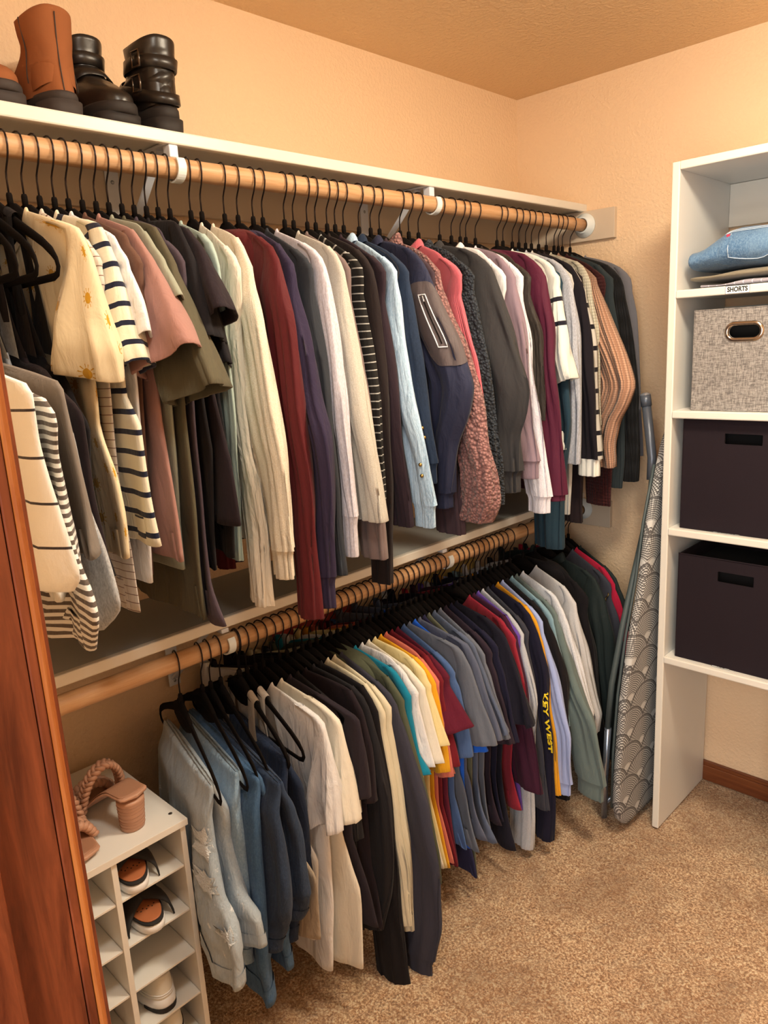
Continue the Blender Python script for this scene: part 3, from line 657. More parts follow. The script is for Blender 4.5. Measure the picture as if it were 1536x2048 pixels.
('T','long','blackknit','black sweater with ribbed shoulder near the back wall',-0.168,6.8,[(0.062,-0.111),(0.179,-0.149),(0.235,-0.208),(0.269,-0.363),(0.3,-0.568),(0.304,-0.849)],[],{'t': 0.032,'w': 0.1,'name': 'knit_sweater'}),
('T','long','greyw','plain mid grey top last on the upper rod against the wall',-0.118,3.2,[(0.063,-0.112),(0.163,-0.142),(0.223,-0.187),(0.247,-0.3),(0.266,-0.525),(0.28,-0.775)],[],{'t': 0.016,'w': 0.09}),
('L','tank','oliveb','khaki strappy top on an exposed black hanger beside the jeans',-1.601,9.7,[(0.11,-0.081)],[(0.272,-0.186),(0.276,-0.231),(0.292,-0.33),(0.275,-0.475),(0.267,-0.648)],{}),
('L','tank','whitew','off-white scoop-neck top with gathered back behind an open hanger',-1.578,5.4,[(0.114,-0.086)],[(0.244,-0.194),(0.235,-0.32),(0.234,-0.472),(0.222,-0.694)],{}),
('L','short','white','crinkled white tee with crumpled cuff,hem lowest in front of the carpet',-1.554,-1.0,[(0.14,-0.076),(0.189,-0.096),(0.233,-0.148),(0.254,-0.214),(0.273,-0.317),(0.278,-0.397)],[(0.221,-0.536),(0.216,-0.689),(0.21,-0.821)],{'wide': 1,'t': 0.03,'cw': 0.1,'tilt': 0.02}),
('L','short','offwhite','smooth off-white tee right of the crinkled one',-1.53,-5.8,[(0.142,-0.101),(0.191,-0.142),(0.241,-0.167),(0.259,-0.246),(0.275,-0.329),(0.288,-0.393)],[(0.245,-0.473),(0.253,-0.602),(0.258,-0.74),(0.259,-0.825)],{'wide': 1,'t': 0.034,'cw': 0.11,'tilt': -0.01}),
('L','short','charblk','charcoal black tee,leftmost dark one after the whites',-1.481,-7.1,[(0.126,-0.138),(0.172,-0.169),(0.204,-0.227),(0.216,-0.325),(0.226,-0.503)],[(0.202,-0.618),(0.197,-0.795)],{'t': 0.022,'cw': 0.1}),
('L','short','charplum2','dark plum-grey tee second after the whites',-1.505,-7.2,[(0.149,-0.086),(0.22,-0.114),(0.266,-0.166),(0.279,-0.242),(0.286,-0.356)],[(0.283,-0.499),(0.278,-0.722)],{'t': 0.024,'cw': 0.11}),
('L','short','blackplum','plum black tee third after the whites',-1.457,-7.8,[(0.125,-0.097),(0.195,-0.128),(0.232,-0.183),(0.25,-0.261),(0.255,-0.405)],[(0.253,-0.612),(0.25,-0.772)],{'t': 0.02,'cw': 0.1}),
('L','long','charblk','soft black sweatshirt with a drooping bent sleeve',-1.433,-8.6,[(0.123,-0.115),(0.192,-0.135),(0.228,-0.189),(0.251,-0.287),(0.269,-0.415),(0.276,-0.55),(0.258,-0.685),(0.224,-0.804)],[],{'t': 0.034,'w': 0.12,'hem': -0.82,'name': 'sweatshirt'}),
('L','long','black','long black sweatshirt reaching lowest to the carpet',-1.408,-8.3,[(0.115,-0.109),(0.196,-0.136),(0.228,-0.212),(0.244,-0.354),(0.258,-0.514),(0.265,-0.711),(0.272,-0.857),(0.28,-0.983)],[],{'t': 0.034,'w': 0.11,'name': 'sweatshirt'}),
('L','long','creamsw','cream sweatshirt,left of a pair of cream ones',-1.384,-7.2,[(0.104,-0.102),(0.184,-0.146),(0.221,-0.209),(0.239,-0.311),(0.256,-0.469),(0.276,-0.631),(0.278,-0.792)],[],{'t': 0.02,'w': 0.06,'name': 'sweatshirt'}),
('L','long','creamsw','cream sweatshirt,right of a pair with banded sleeve seam',-1.36,-6.3,[(0.09,-0.102),(0.187,-0.162),(0.218,-0.205),(0.237,-0.293),(0.254,-0.442),(0.271,-0.557),(0.267,-0.825)],[],{'t': 0.022,'w': 0.06,'name': 'sweatshirt'}),
('L','long','charslate','slate charcoal sweatshirt with a very wide hem band',-1.336,-5.9,[(0.118,-0.128),(0.182,-0.164),(0.219,-0.201),(0.249,-0.258),(0.276,-0.338),(0.315,-0.46),(0.343,-0.633),(0.339,-0.803),(0.297,-0.98)],[],{'t': 0.036,'w': 0.13,'name': 'sweatshirt','cuff': 0.07}),
('L','long','olivehd','olive green hoodie with a rolled hood',-1.312,-6.0,[(0.087,-0.094),(0.17,-0.142),(0.217,-0.19),(0.241,-0.259),(0.266,-0.36),(0.296,-0.461),(0.322,-0.61),(0.327,-0.736)],[],{'t': 0.026,'w': 0.09,'name': 'hoodie','hood': 1.5,'cuff': 0.05}),
('L','short','tealt','teal shirt peeking out behind the white sleeves',-1.288,-6.4,[(0.126,-0.12),(0.181,-0.145),(0.219,-0.188),(0.232,-0.259),(0.252,-0.363),(0.284,-0.401)],[(0.277,-0.482),(0.286,-0.623)],{'t': 0.014,'cw': 0.07}),
('L','short','white','white tee,first of the pale shirts after the teal one',-1.264,-7.2,[(0.089,-0.094),(0.144,-0.125),(0.198,-0.166),(0.223,-0.217),(0.243,-0.281),(0.278,-0.396)],[(0.255,-0.505),(0.263,-0.741)],{'t': 0.022,'cw': 0.12}),
('L','short','offwhite','off-white tee next to the pale yellow ones',-1.24,-7.8,[(0.081,-0.098),(0.181,-0.162),(0.227,-0.201),(0.248,-0.277),(0.282,-0.397)],[(0.249,-0.521),(0.264,-0.727)],{'t': 0.018,'cw': 0.1}),
('L','short','paleyel','pale butter yellow tee with a squared cuff',-1.216,-7.5,[(0.087,-0.097),(0.159,-0.133),(0.215,-0.173),(0.238,-0.243),(0.28,-0.359)],[(0.247,-0.533),(0.254,-0.744)],{'t': 0.022,'cw': 0.1}),
('L','short','gold','golden yellow tee beside the butter yellow one',-1.192,-5.6,[(0.104,-0.121),(0.184,-0.151),(0.228,-0.197),(0.245,-0.265),(0.27,-0.444)],[(0.246,-0.542),(0.25,-0.755)],{'t': 0.018,'cw': 0.08}),
('L','short','coralt','coral tee beside the golden one',-1.168,-2.9,[(0.071,-0.101),(0.158,-0.139),(0.204,-0.179),(0.229,-0.247),(0.271,-0.463)],[(0.245,-0.578),(0.255,-0.744)],{'t': 0.015,'cw': 0.08}),
('L','short','dkred','brick red tee just left of the maroon tee',-1.144,-0.8,[(0.076,-0.095),(0.178,-0.148),(0.219,-0.199),(0.24,-0.292),(0.278,-0.438)],[(0.25,-0.584),(0.258,-0.759)],{'t': 0.018,'cw': 0.09}),
('L','short','maroont','maroon tee with the most flared sleeve',-1.12,-0.4,[(0.095,-0.114),(0.173,-0.159),(0.212,-0.209),(0.257,-0.274),(0.301,-0.331)],[(0.238,-0.57),(0.236,-0.783)],{'wide': 1,'t': 0.026,'cw': 0.12,'tilt': 0.05}),
('L','short','steel','steel blue tee right of the maroon one',-1.096,-1.2,[(0.104,-0.134),(0.197,-0.179),(0.245,-0.243),(0.263,-0.32),(0.281,-0.434)],[(0.245,-0.581),(0.257,-0.733)],{'t': 0.018,'cw': 0.09}),
('L','short','brightblue','bright royal blue tee with a jutting cuff',-1.049,-0.1,[(0.067,-0.148),(0.165,-0.193),(0.211,-0.258),(0.246,-0.343),(0.299,-0.433)],[(0.222,-0.551),(0.232,-0.771)],{'t': 0.02,'cw': 0.12,'tilt': 0.02}),
('L','short','navyt','faded navy tee with a square cuff',-1.001,6.8,[(0.001,-0.154),(0.135,-0.181),(0.208,-0.234),(0.243,-0.308),(0.294,-0.418)],[(0.189,-0.708),(0.239,-0.871)],{'t': 0.022,'cw': 0.1}),
('L','short','olivegrey','olive grey tee between navy and grey ones',-0.978,8.9,[(0.015,-0.156),(0.184,-0.196),(0.224,-0.247),(0.257,-0.304),(0.292,-0.414)],[(0.219,-0.636),(0.224,-0.89)],{'t': 0.014,'cw': 0.09}),
('L','short','grey1','mid grey tee,leftmost of the grey tees',-1.073,-1.5,[(0.089,-0.089),(0.232,-0.144),(0.265,-0.192),(0.298,-0.276),(0.339,-0.392)],[(0.279,-0.519),(0.29,-0.732)],{'t': 0.018,'cw': 0.1}),
('L','short','grey2','blue-grey tee,second of the grey tees',-1.025,3.0,[(0.081,-0.091),(0.235,-0.142),(0.27,-0.194),(0.305,-0.283),(0.341,-0.386)],[(0.285,-0.529),(0.298,-0.711)],{'t': 0.018,'cw': 0.1}),
('L','short','slateblue','slate grey tee whose cuff sticks out furthest of the greys',-0.954,8.4,[(0.047,-0.117),(0.216,-0.165),(0.26,-0.244),(0.292,-0.306),(0.338,-0.392)],[(0.278,-0.587),(0.3,-0.748)],{'wide': 1,'t': 0.022,'cw': 0.12,'tilt': 0.0}),
('L','short','grey3','soft grey tee,rightmost of the grey tees',-0.93,6.8,[(0.044,-0.125),(0.212,-0.191),(0.252,-0.258),(0.287,-0.351),(0.318,-0.426)],[(0.252,-0.583),(0.269,-0.779)],{'t': 0.016,'cw': 0.09}),
('L','short','plumt','dark plum tee right of the grey tees',-0.906,5.1,[(0.061,-0.132),(0.209,-0.196),(0.25,-0.27),(0.279,-0.367),(0.304,-0.462)],[(0.265,-0.593),(0.271,-0.737)],{'t': 0.018,'cw': 0.1}),
('L','short','navydk','midnight navy tee beside the dark plum one',-0.883,3.0,[(0.063,-0.127),(0.212,-0.194),(0.255,-0.281),(0.278,-0.397),(0.294,-0.477)],[(0.248,-0.616),(0.255,-0.747)],{'t': 0.018,'cw': 0.1}),
('L','short','navydk2','ink navy tee with the widest hanging sleeve',-0.859,2.1,[(0.062,-0.104),(0.175,-0.136),(0.235,-0.174),(0.279,-0.269),(0.307,-0.352),(0.332,-0.425)],[(0.265,-0.59),(0.27,-0.857)],{'wide': 1,'t': 0.028,'cw': 0.13,'tilt': 0.0}),
('L','short','crimson','crimson tee beside the ink navy one',-0.796,3.6,[(0.081,-0.126),(0.186,-0.159),(0.231,-0.225),(0.259,-0.311),(0.279,-0.416)],[(0.243,-0.627),(0.256,-0.758)],{'t': 0.018,'cw': 0.09}),
('L','short','purple','purple tee showing only its collar and shoulder',-0.744,9.8,[(0.121,-0.142),(0.184,-0.158),(0.213,-0.209),(0.242,-0.295),(0.261,-0.401)],[(0.238,-0.576),(0.245,-0.778)],{'t': 0.014,'cw': 0.08}),
('L','long','plumls','deep plum long-sleeved top with a squared cuff',-0.77,6.8,[(0.122,-0.131),(0.185,-0.146),(0.232,-0.214),(0.259,-0.348),(0.287,-0.482),(0.32,-0.677)],[],{'t': 0.03,'w': 0.12}),
('L','long','greyhl','pale heather grey sweatshirt with a curved sleeve',-0.718,11.3,[(0.135,-0.151),(0.203,-0.172),(0.241,-0.255),(0.264,-0.343),(0.292,-0.416),(0.277,-0.526),(0.267,-0.674),(0.26,-0.92)],[],{'t': 0.026,'w': 0.1,'name': 'sweatshirt'}),
('L','long','greydk','dark grey long-sleeved top before the navy sweatshirt',-0.692,11.3,[(0.044,-0.145),(0.156,-0.161),(0.223,-0.222),(0.254,-0.373),(0.287,-0.575),(0.307,-0.77)],[],{'t': 0.018,'w': 0.08}),
('L','long','navyls','navy sweatshirt with yellow lettering down the sleeve',-0.666,10.6,[(0.07,-0.126),(0.199,-0.145),(0.25,-0.22),(0.281,-0.316),(0.306,-0.529),(0.309,-0.749),(0.303,-0.897)],[],{'t': 0.03,'w': 0.08,'name': 'sweatshirt','text': 'KEY WEST'}),
('L','long','yellowl','orange-yellow long-sleeved tee showing as a thin line',-0.64,10.5,[(0.072,-0.13),(0.195,-0.16),(0.25,-0.256),(0.273,-0.392),(0.301,-0.56),(0.313,-0.743)],[],{'t': 0.014,'w': 0.06}),
('L','long','paleblue','pale blue sweatshirt with a gathered cuff',-0.614,10.8,[(0.074,-0.133),(0.201,-0.176),(0.252,-0.272),(0.304,-0.404),(0.348,-0.535),(0.346,-0.675),(0.353,-0.748)],[],{'t': 0.032,'w': 0.1,'name': 'sweatshirt','cuff': 0.045}),
('L','long','black','black long-sleeved top between pale blue and teal ones',-0.588,10.8,[(0.075,-0.137),(0.197,-0.172),(0.266,-0.254),(0.314,-0.392),(0.323,-0.573),(0.313,-0.787)],[],{'t': 0.02,'w': 0.1}),
('L','long','ltteal','light teal sweatshirt behind the sage one',-0.562,10.5,[(0.058,-0.128),(0.187,-0.168),(0.239,-0.225),(0.273,-0.35),(0.304,-0.542)],[],{'hem': -0.628,'t': 0.016,'w': 0.08,'name': 'sweatshirt'}),
('L','long','sagegr','sage grey-green sweatshirt with a long ribbed cuff',-0.536,10.1,[(0.065,-0.127),(0.198,-0.182),(0.251,-0.243),(0.305,-0.383),(0.385,-0.51),(0.422,-0.69),(0.436,-0.771)],[],{'t': 0.036,'w': 0.13,'name': 'sweatshirt','cuff': 0.06}),
('L','long','whiteh2','white heather sweatshirt,left of the two pale ones near the board',-0.5,9.7,[(0.07,-0.123),(0.197,-0.159),(0.254,-0.244),(0.298,-0.365),(0.358,-0.513)],[],{'hem': -0.634,'t': 0.018,'w': 0.07,'name': 'sweatshirt'}),
('L','long','greyhh','oatmeal heather sweatshirt,right of the two pale ones near the board',-0.422,9.5,[(0.065,-0.125),(0.184,-0.154),(0.226,-0.207),(0.263,-0.312),(0.298,-0.436),(0.342,-0.557),(0.331,-0.62)],[],{'hem': -0.683,'t': 0.026,'w': 0.08,'name': 'sweatshirt'}),
('L','long','black','black hooded jacket right of the pale sweatshirts',-0.347,9.6,[(0.068,-0.112),(0.177,-0.155),(0.223,-0.232),(0.262,-0.38),(0.303,-0.641),(0.313,-0.801)],[],{'t': 0.03,'w': 0.12,'name': 'hooded_jacket','hood': 1}),
('L','long','greenblk','dark green rain jacket with a tall collar',-0.276,10.1,[(0.069,-0.098),(0.205,-0.141),(0.259,-0.222),(0.294,-0.329),(0.323,-0.566),(0.323,-0.791)],[],{'t': 0.034,'w': 0.12,'name': 'rain_jacket','collar': 1.5}),
('L','long','greydk','dark grey zip vest with a small metal pull',-0.182,11.2,[(0.071,-0.126),(0.202,-0.193),(0.261,-0.306),(0.289,-0.426),(0.302,-0.706)],[],{'t': 0.02,'w': 0.1,'name': 'vest','pull': 1}),
('L','long','redtrim','bright red fleece between the dark grey vest and green coat',-0.152,12.3,[(0.07,-0.13),(0.194,-0.162),(0.257,-0.26),(0.291,-0.36),(0.305,-0.658)],[],{'t': 0.016,'w': 0.08,'name': 'fleece'}),
('L','long','greenblk','blackish green coat last on the lower rod against the wall',-0.125,12.8,[(0.07,-0.129),(0.202,-0.174),(0.265,-0.265),(0.293,-0.386),(0.301,-0.689)],[],{'t': 0.026,'w': 0.1,'name': 'coat'}),
]
JEANS=[
(-1.756,14,'jean1','pale washed blue jeans with ripped knees,nearest the shoe rack',[(0.177,-0.197),(0.181,-0.252),(0.183,-0.345),(0.221,-0.44),(0.28,-0.493),(0.284,-0.586)],[(-0.165,-0.2),(-0.175,-0.35),(-0.15,-0.6),(-0.12,-0.8)],[(-1,-0.606,0.0),(1,-0.556,-0.02)]),
(-1.7,12,'jean2','light mid-blue jeans second from the shoe rack',[(0.175,-0.219),(0.196,-0.265),(0.209,-0.353),(0.211,-0.45),(0.206,-0.592),(0.197,-0.644)],[(-0.165,-0.2),(-0.175,-0.35),(-0.15,-0.6),(-0.12,-0.8)],[(-1,-0.664,0.0),(1,-0.614,-0.02)]),
(-1.678,11,'jean3','bright mid-blue jeans hanging lowest of the jeans',[(0.228,-0.203),(0.241,-0.277),(0.249,-0.356),(0.257,-0.46),(0.252,-0.614),(0.228,-0.745)],[(-0.165,-0.2),(-0.175,-0.35),(-0.15,-0.6),(-0.12,-0.8)],[(-1,-0.765,0.0),(1,-0.715,-0.02)]),
(-1.651,11,'jean4','faded dark blue jeans with a frayed hem',[(0.274,-0.173),(0.282,-0.246),(0.293,-0.333),(0.305,-0.421),(0.302,-0.49),(0.253,-0.591)],[(-0.165,-0.2),(-0.175,-0.35),(-0.15,-0.6),(-0.12,-0.8)],[(-1,-0.611,0.0),(1,-0.561,-0.02)]),
(-1.598,11,'jean5','dark indigo jeans right beside the khaki top',[(0.213,-0.207),(0.233,-0.276),(0.241,-0.419),(0.241,-0.547),(0.228,-0.633)],[(-0.165,-0.2),(-0.175,-0.35),(-0.15,-0.6),(-0.12,-0.8)],[(-1,-0.653,0.0),(1,-0.603,-0.02)]),
]
# ================================================================ clothes: hangers first
def hanger_meshes():
    # wire hook: over the rod, down its front and back under the middle
    P = [(-0.0235, 0, -0.006), (-0.0245, 0, 0.003), (-0.022, 0, 0.012), (-0.016, 0, 0.0195), (-0.007, 0, 0.0238), (0.003, 0, 0.0240), (0.013, 0, 0.0212), (0.0205, 0, 0.0145), (0.0242, 0, 0.005), (0.0242, 0, -0.005), (0.021, 0, -0.016), (0.015, 0, -0.026), (0.0075, 0, -0.035), (0.002, 0, -0.043), (0, 0, -0.052), (0, 0, -0.090)]
    hv, hf = tube_data(P, 0.0017, 7)
    fv, ff = tube_data([(0, 0, -0.076), (0, 0, -0.080), (0, 0, -0.097)], [0.0042, 0.0055, 0.0055], 8)
    arm = [(0.0, -0.117), (0.030, -0.121), (0.062, -0.131), (0.10, -0.146), (0.14, -0.163), (0.175, -0.179), (0.202, -0.195), (0.216, -0.208), (0.220, -0.220), (0.214, -0.230), (0.200, -0.2335), (0.1, -0.2335), (0.0, -0.2335)]
    half = [(x, 0, z) for x, z in arm]
    path = half + [(-x, 0, z) for x, _, z in reversed(half[1:-1])]
    rad = []
    for x, _, z in path:
        a = abs(x); top = z > -0.205
        rad.append(0.0080+0.0060*max(0, 1-a/0.12) if top else 0.0060)
    av, af = tube_data(path, rad, 8, True, 1.0)
    av = [(x, y*0.36, z) for x, y, z in av]
    bm = bmesh.new()
    pts = [(0, -0.092), (0.016, -0.095), (0.038, -0.106), (0.064, -0.121), (0.058, -0.145), (0.028, -0.157), (0, -0.161), (-0.028, -0.157), (-0.058, -0.145), (-0.064, -0.121), (-0.038, -0.106), (-0.016, -0.095)]
    a = [bm.verts.new((x, -0.0032, z)) for x, z in pts]; b = [bm.verts.new((x, 0.0032, z)) for x, z in pts]
    bm.faces.new(a); bm.faces.new(b[::-1])
    for i in range(len(pts)): bm.faces.new((a[i], b[i], b[(i+1) % len(pts)], a[(i+1) % len(pts)]))
    bv = [tuple(v.co) for v in bm.verts]; bm.verts.index_update(); bf = [tuple(v.index for v in f.verts) for f in bm.faces]; bm.free()
    V, F = merge([(av, af), (bv, bf)])
    res = []
    for nm, (v, f), m in (('hook', (hv, hf), M_wire), ('ferrule', (fv, ff), M_black), ('frame', (V, F), M_black)):
        me = bpy.data.meshes.new(nm); me.from_pydata(v, [], f); me.update(); me.polygons.foreach_set('use_smooth', [True]*len(me.polygons)); me.materials.append(m); res.append((nm, me))
    return res
HM = hanger_meshes()
def hanger(y, zr, yaw, label, group):
    t = empty('clothes_hanger', (RX, y, zr), -R(yaw), label, 'hanger', group)
    for nm, me in HM:
        o = bpy.data.objects.new(nm, me); C.objects.link(o); o.parent = t
    return t
def hang_x(z):
    """half width of the hanger frame at height z below the rod"""
    a = [(0.0, -0.092), (0.030, -0.107), (0.062, -0.119), (0.10, -0.135), (0.14, -0.153), (0.175, -0.170), (0.202, -0.186), (0.221, -0.203), (0.227, -0.215)]
    if z >= a[0][1]: return 0
    for (x0, z0), (x1, z1) in zip(a, a[1:]):
        if z <= z0 and z >= z1: return x0+(x1-x0)*(z0-z)/(z0-z1)
    return 0.223
NR = 44
def ring(cx, hw, cy, ht, z, zf=None, ex=0.62, fold=None):
    out = []
    for j in range(NR):
        a = -PI + 2*PI*j/NR; c, s = math.cos(a), math.sin(a)
        x = cx+hw*c; y = cy+ht*math.copysign(abs(s)**ex, s); zz = z
        if fold: 
            dx, dy = fold(x, z, c, s); x += dx; y += dy
        if zf: zz = z+zf(c)
        out.append((x, y, zz))
    return out
def crumple(rings, amp, seed, fr=(16, 16, 7)):
    if amp <= 0: return rings
    o = []
    for r in rings:
        q = []
        for x, y, z in r:
            f = sstep(0.20, 0.36, -z)
            d = noise.noise_vector((x*fr[0]+seed, y*fr[1], z*fr[2]))
            q.append((x+d.x*amp*f, y+d.y*amp*0.8*f, z+d.z*amp*0.3*f))
        o.append(q)
    return o
def rim(rings, ins=0.9, up=0.02):
    """turn an open end back inside itself, so hems and cuffs have thickness and a dark hollow"""
    def sc(r, k, dz):
        n = len(r); cx = sum(p[0] for p in r)/n; cy = sum(p[1] for p in r)/n
        return [(cx+(x-cx)*(1-(1-k)*0.5), cy+(y-cy)*k, z+dz) for x, y, z in r]
    return rings+[sc(rings[-1], 0.97, -0.0015), sc(rings[-1], 0.86, 0.0), sc(rings[-2], 0.84, 0), sc(rings[-4], 0.80, 0)]
def uv_of(rings, per, v0):
    out = []
    acc = [v0]
    for a, b in zip(rings, rings[1:]):
        acc.append(acc[-1]+abs(sum(p[2] for p in a)-sum(p[2] for p in b))/len(a))
    for i, r in enumerate(rings):
        out.append([((j/len(r)-0.5)*per, acc[i]) for j in range(len(r)+1)])
    return out
GAP = {}
for _r in 'TL':
    q = sorted((e[4], k) for k, e in enumerate(GARMENTS) if e[0] == _r)
    for a, (yy, k) in enumerate(q):
        lo = yy-q[a-1][0] if a else 0.03; hi = q[a+1][0]-yy if a < len(q)-1 else 0.03
        GAP[k] = min((lo+hi)/2, 0.045)
def garment(row, kind, mk, label, y, yaw, sp, bp, o, idx):
    rnd = random.Random(idx*7+1); zr = ZT if row == 'T' else ZL
    m = MATS[mk]; name = o.get('name') or {'short': 't_shirt', 'long': 'long_sleeved_top', 'tank': 'tank_top'}[kind]
    cat = {'t_shirt': 't-shirt', 'long_sleeved_top': 'top', 'striped_tank_top': 'tank top'}.get(name, name.replace('_', ' '))
    root = empty(name, (RX, y, zr), -R(yaw), label, cat, 'clothes on the upper rod' if row == 'T' else 'clothes on the lower rod')
    t = o.get('t', 0.02)*0.5; ph = y*7; seed = y*2.5; gap = GAP[idx]; t = min(t, gap*0.60)
    cr = CRUMP.get(mk, 0.004)
    if kind == 'tank':
        body = smooth_prof([(0.105, -0.265), (0.115, -0.30), (0.135, -0.35)]+[p for p in bp if p[1] < -0.37])
        zt = -0.265; zh = body[-1][1]; rows = 30; rings = []; t = max(t, 0.012)
        A = 0.013
        for i in range(rows+1):
            f = i/rows; z = zt+(zh-zt)*f; xo = interp(body, z); xi = -(0.10+0.12*sstep(0, 0.25, f)); cx = (xo+xi)/2; hw = (xo-xi)/2
            rings.append(ring(cx, hw, 0, t*(0.6+0.6*f), z, (lambda c, f=f: (0.065*math.cos(PI*c)*0.9-0.02)*(1-sstep(0, 0.3, f))) if f < 0.3 else (lambda c, f=f: -o.get('flare', 0)*0.05*f*(0.5-0.5*c)),
                fold=lambda x, z, c, s, f=f: (0.006*f*math.sin(14*z+ph), A*f*math.sin(30*x+ph+3*z)+0.005*f*math.sin(64*x+ph*2))))
        rings = rim(crumple(rings, cr, seed))
        loft('torso', rings, m, root, uv_of(rings, 0.9, 0.3))
        for sx in (1, -1):
            for sy in (-1, 1):
                pts = []
                for k in range(12):
                    f = k/11; z = -0.119+(-0.34+0.119)*f
                    pts.append((sx*(0.070+0.030*f**2), sy*(0.0075+0.006*math.sin(PI*f)), z-0.008))
                V = []; F = []
                for k, (px, py, pz) in enumerate(pts):
                    wv = 0.016+0.024*(k/11)**2
                    for a, b in ((-wv, 0), (-wv*0.5, sy*0.002), (wv*0.5, sy*0.002), (wv, 0)): V.append((px+a, py+b, pz-0.15*a*sx))
                for k in range(11):
                    for q in range(3): F.append((k*4+q, k*4+4+q, k*4+5+q, k*4+1+q))
                us = [[(V[i][0]*0.5, -V[i][2]) for i in f] for f in F]
                mesh_obj('strap', V, F, m, root, True, us)
            # the piece of strap that lies over the hanger
            V = []; F = []
            for k in range(9):
                g = PI*k/8
                for a in (-0.016, 0.016): V.append((sx*0.070+a, -0.0085*math.cos(g), -0.127+0.012*math.sin(g)-0.42*a*sx))
            for k in range(8): F.append((2*k, 2*k+1, 2*k+3, 2*k+2))
            mesh_obj('shoulder_strap', V, F, m, root, True, [[(V[i][0]*0.5, 0.02*i/9) for i in f] for f in F])
        return root
    prof = [p for p in sp]
    # begin the shoulder line at the neck
    if prof[0][0] < 0.05: prof[0] = (0.065, prof[0][1])
    ztop = -0.115; prof[0] = (0.066, ztop)
    prof = [prof[0]]+[p for p in prof[1:] if p[1] < ztop-0.004]
    prof = smooth_prof(prof, 2)
    prof = [(max(x, min(hang_x(z)+0.009, 0.236) if z > -0.245 else 0.236-0.45*(-0.235-z)), z) for x, z in prof]
    # seam: where the shoulder line meets the sleeve
    zs = next((z for x, z in prof if x >= 0.186), -0.175); zs = max(-0.20, min(-0.145, zs))
    zc = prof[-1][1]; xs_ = interp(prof, zs)
    cw = o.get('cw', 0.10) if kind == 'short' else o.get('w', 0.09)
    tilt = o.get('tilt', 0.02) if kind == 'short' else 0.0
    wide = o.get('wide', 0)
    L = zs-zc
    # ---- torso
    if bp: btail = [p for p in bp if p[1] < zs-0.1]; zh = btail[-1][1]
    else: btail = []; zh = o.get('hem', max(-0.74, zc+rnd.uniform(-0.02, 0.05)))
    bl = [(xs_-0.003, zs), (0.2285, -0.222), (0.2285, -0.245), ((min(xs_, 0.2)-0.03) if not btail else min(btail[0][0], 0.22), min(-0.31, zs-0.14) if not btail else min(-0.28, btail[0][1]))]
    bl += [p for p in btail if p[1] < bl[3][1]-0.01]
    if not btail: bl.append((0.175, zh))
    rows = 34; rings = []; A = o.get('A', 0.010)
    def outer(z):
        return interp(prof, z) if z > zs else interp(bl, z)
    zlist = [ztop-(ztop-zs)*(k/9) for k in range(9)]+[zs+(zh-zs)*((k/rows)) for k in range(rows+1)]
    for z in zlist:
        f = sstep(zs, zh, z) if z < zs else 0; g = sstep(ztop, zs-0.05, z)
        xo = outer(z); xi = -min(outer(z) if z > zs else 0.205, 0.205 if z > zs else 0.205) - (0.0 if z > zs else 0.0)
        xi = -interp([(min(a, 0.229), b) for a, b in prof], z) if z > zs else -(min(0.229, xs_)+(0.229-min(0.229, xs_))*sstep(zs, -0.222, z) if z > -0.245 else 0.229-0.02*sstep(0.245, 0.32, -z))
        cx = (xo+xi)/2; hw = (xo-xi)/2; th = 0.0065+(min(t*0.75, gap*0.46)-0.0045)*g
        th = max(th, 0.0062)
        F_ = sstep(zs+0.02, zs-0.35, z)
        D_ = 0.055*max(0, 1-(ztop-z)/0.13)
        rings.append(ring(cx, hw, 0, th, z, (lambda c, D_=D_: -D_*(1-c*c)), 0.62, lambda x, z, c, s, F_=F_: (0.004*F_*math.sin(11*z+ph), (A*math.sin(27*x+ph+2.5*z)+0.45*A*math.sin(61*x+2*ph-3*z)+0.9*A*noise.noise((x*22+seed, s*0.6, z*2.6)))*F_*0.8)))
    rings = crumple(rings, cr*0.8, seed)
    per = 1.0
    n0 = len(rings)
    rings = rim(rings, 0.96, 0.015)
    loft('torso', rings, m, root, uv_of(rings, per, 0.0))
    # ---- neckband or collar
    cm = MATS.get(o.get('cm', mk), m); hood = o.get('hood', 0); col = o.get('collar', 0)
    nb = []
    x0n = 0.068
    for k in range(5):
        f = k/4; nb.append(ring(0, x0n*(1-0.10*f), 0.0, 0.0085-0.001*f, ztop-0.006+0.013*f, lambda c, f=f: -0.055*(1-c*c)))
    if not (hood or col): loft('neckband', nb, cm, root, uv_of(nb, 0.4, 0.0))
    if col:
        rr = []; hc = 0.023*col; 
        for k in range(7):
            f = k/6; up = math.sin(min(1, f*1.6)*PI/2)*hc*(1 if f < 0.6 else 1-0.9*(f-0.6)/0.4); out = 0.004+0.016*sstep(0.45, 1, f)
            rr.append(ring(0.004, x0n*0.98+out*0.9, 0, 0.011+out*0.55, ztop-0.012+up, lambda c: -0.040*(1-c*c), 0.7, lambda x, z, c, s: (0.003*math.sin(9*c+ph), 0.003*math.sin(7*c+ph))))
        loft('collar', rr, cm, root, uv_of(rr, 0.45, 0.0))
    if hood:
        rr = []; tl = 0.11*min(hood, 1.3)
        for k in range(13):
            f = k/12; zt_ = ztop+0.012-0.0*f
            wv = 0.060+0.085*math.sin(min(1, f*1.3)*PI/2)*min(1.15, hood); zz = ztop+0.016*math.sin(f*PI)*1.0-tl*f*f
            rr.append(ring(0.035*f, wv, 0.010*f, 0.010+0.020*math.sin(PI*min(1, f*1.05))*min(hood, 1.2), zz, lambda c, f=f: -0.075*f*max(0, c)**1.2-0.045*f*max(0, -c)**1.2, 0.8, lambda x, z, c, s: (0.0, 0.004*math.sin(5*c+ph))))
        rr = crumple([[(x, y_, z_) for x, y_, z_ in r] for r in rr], 0.004, seed)
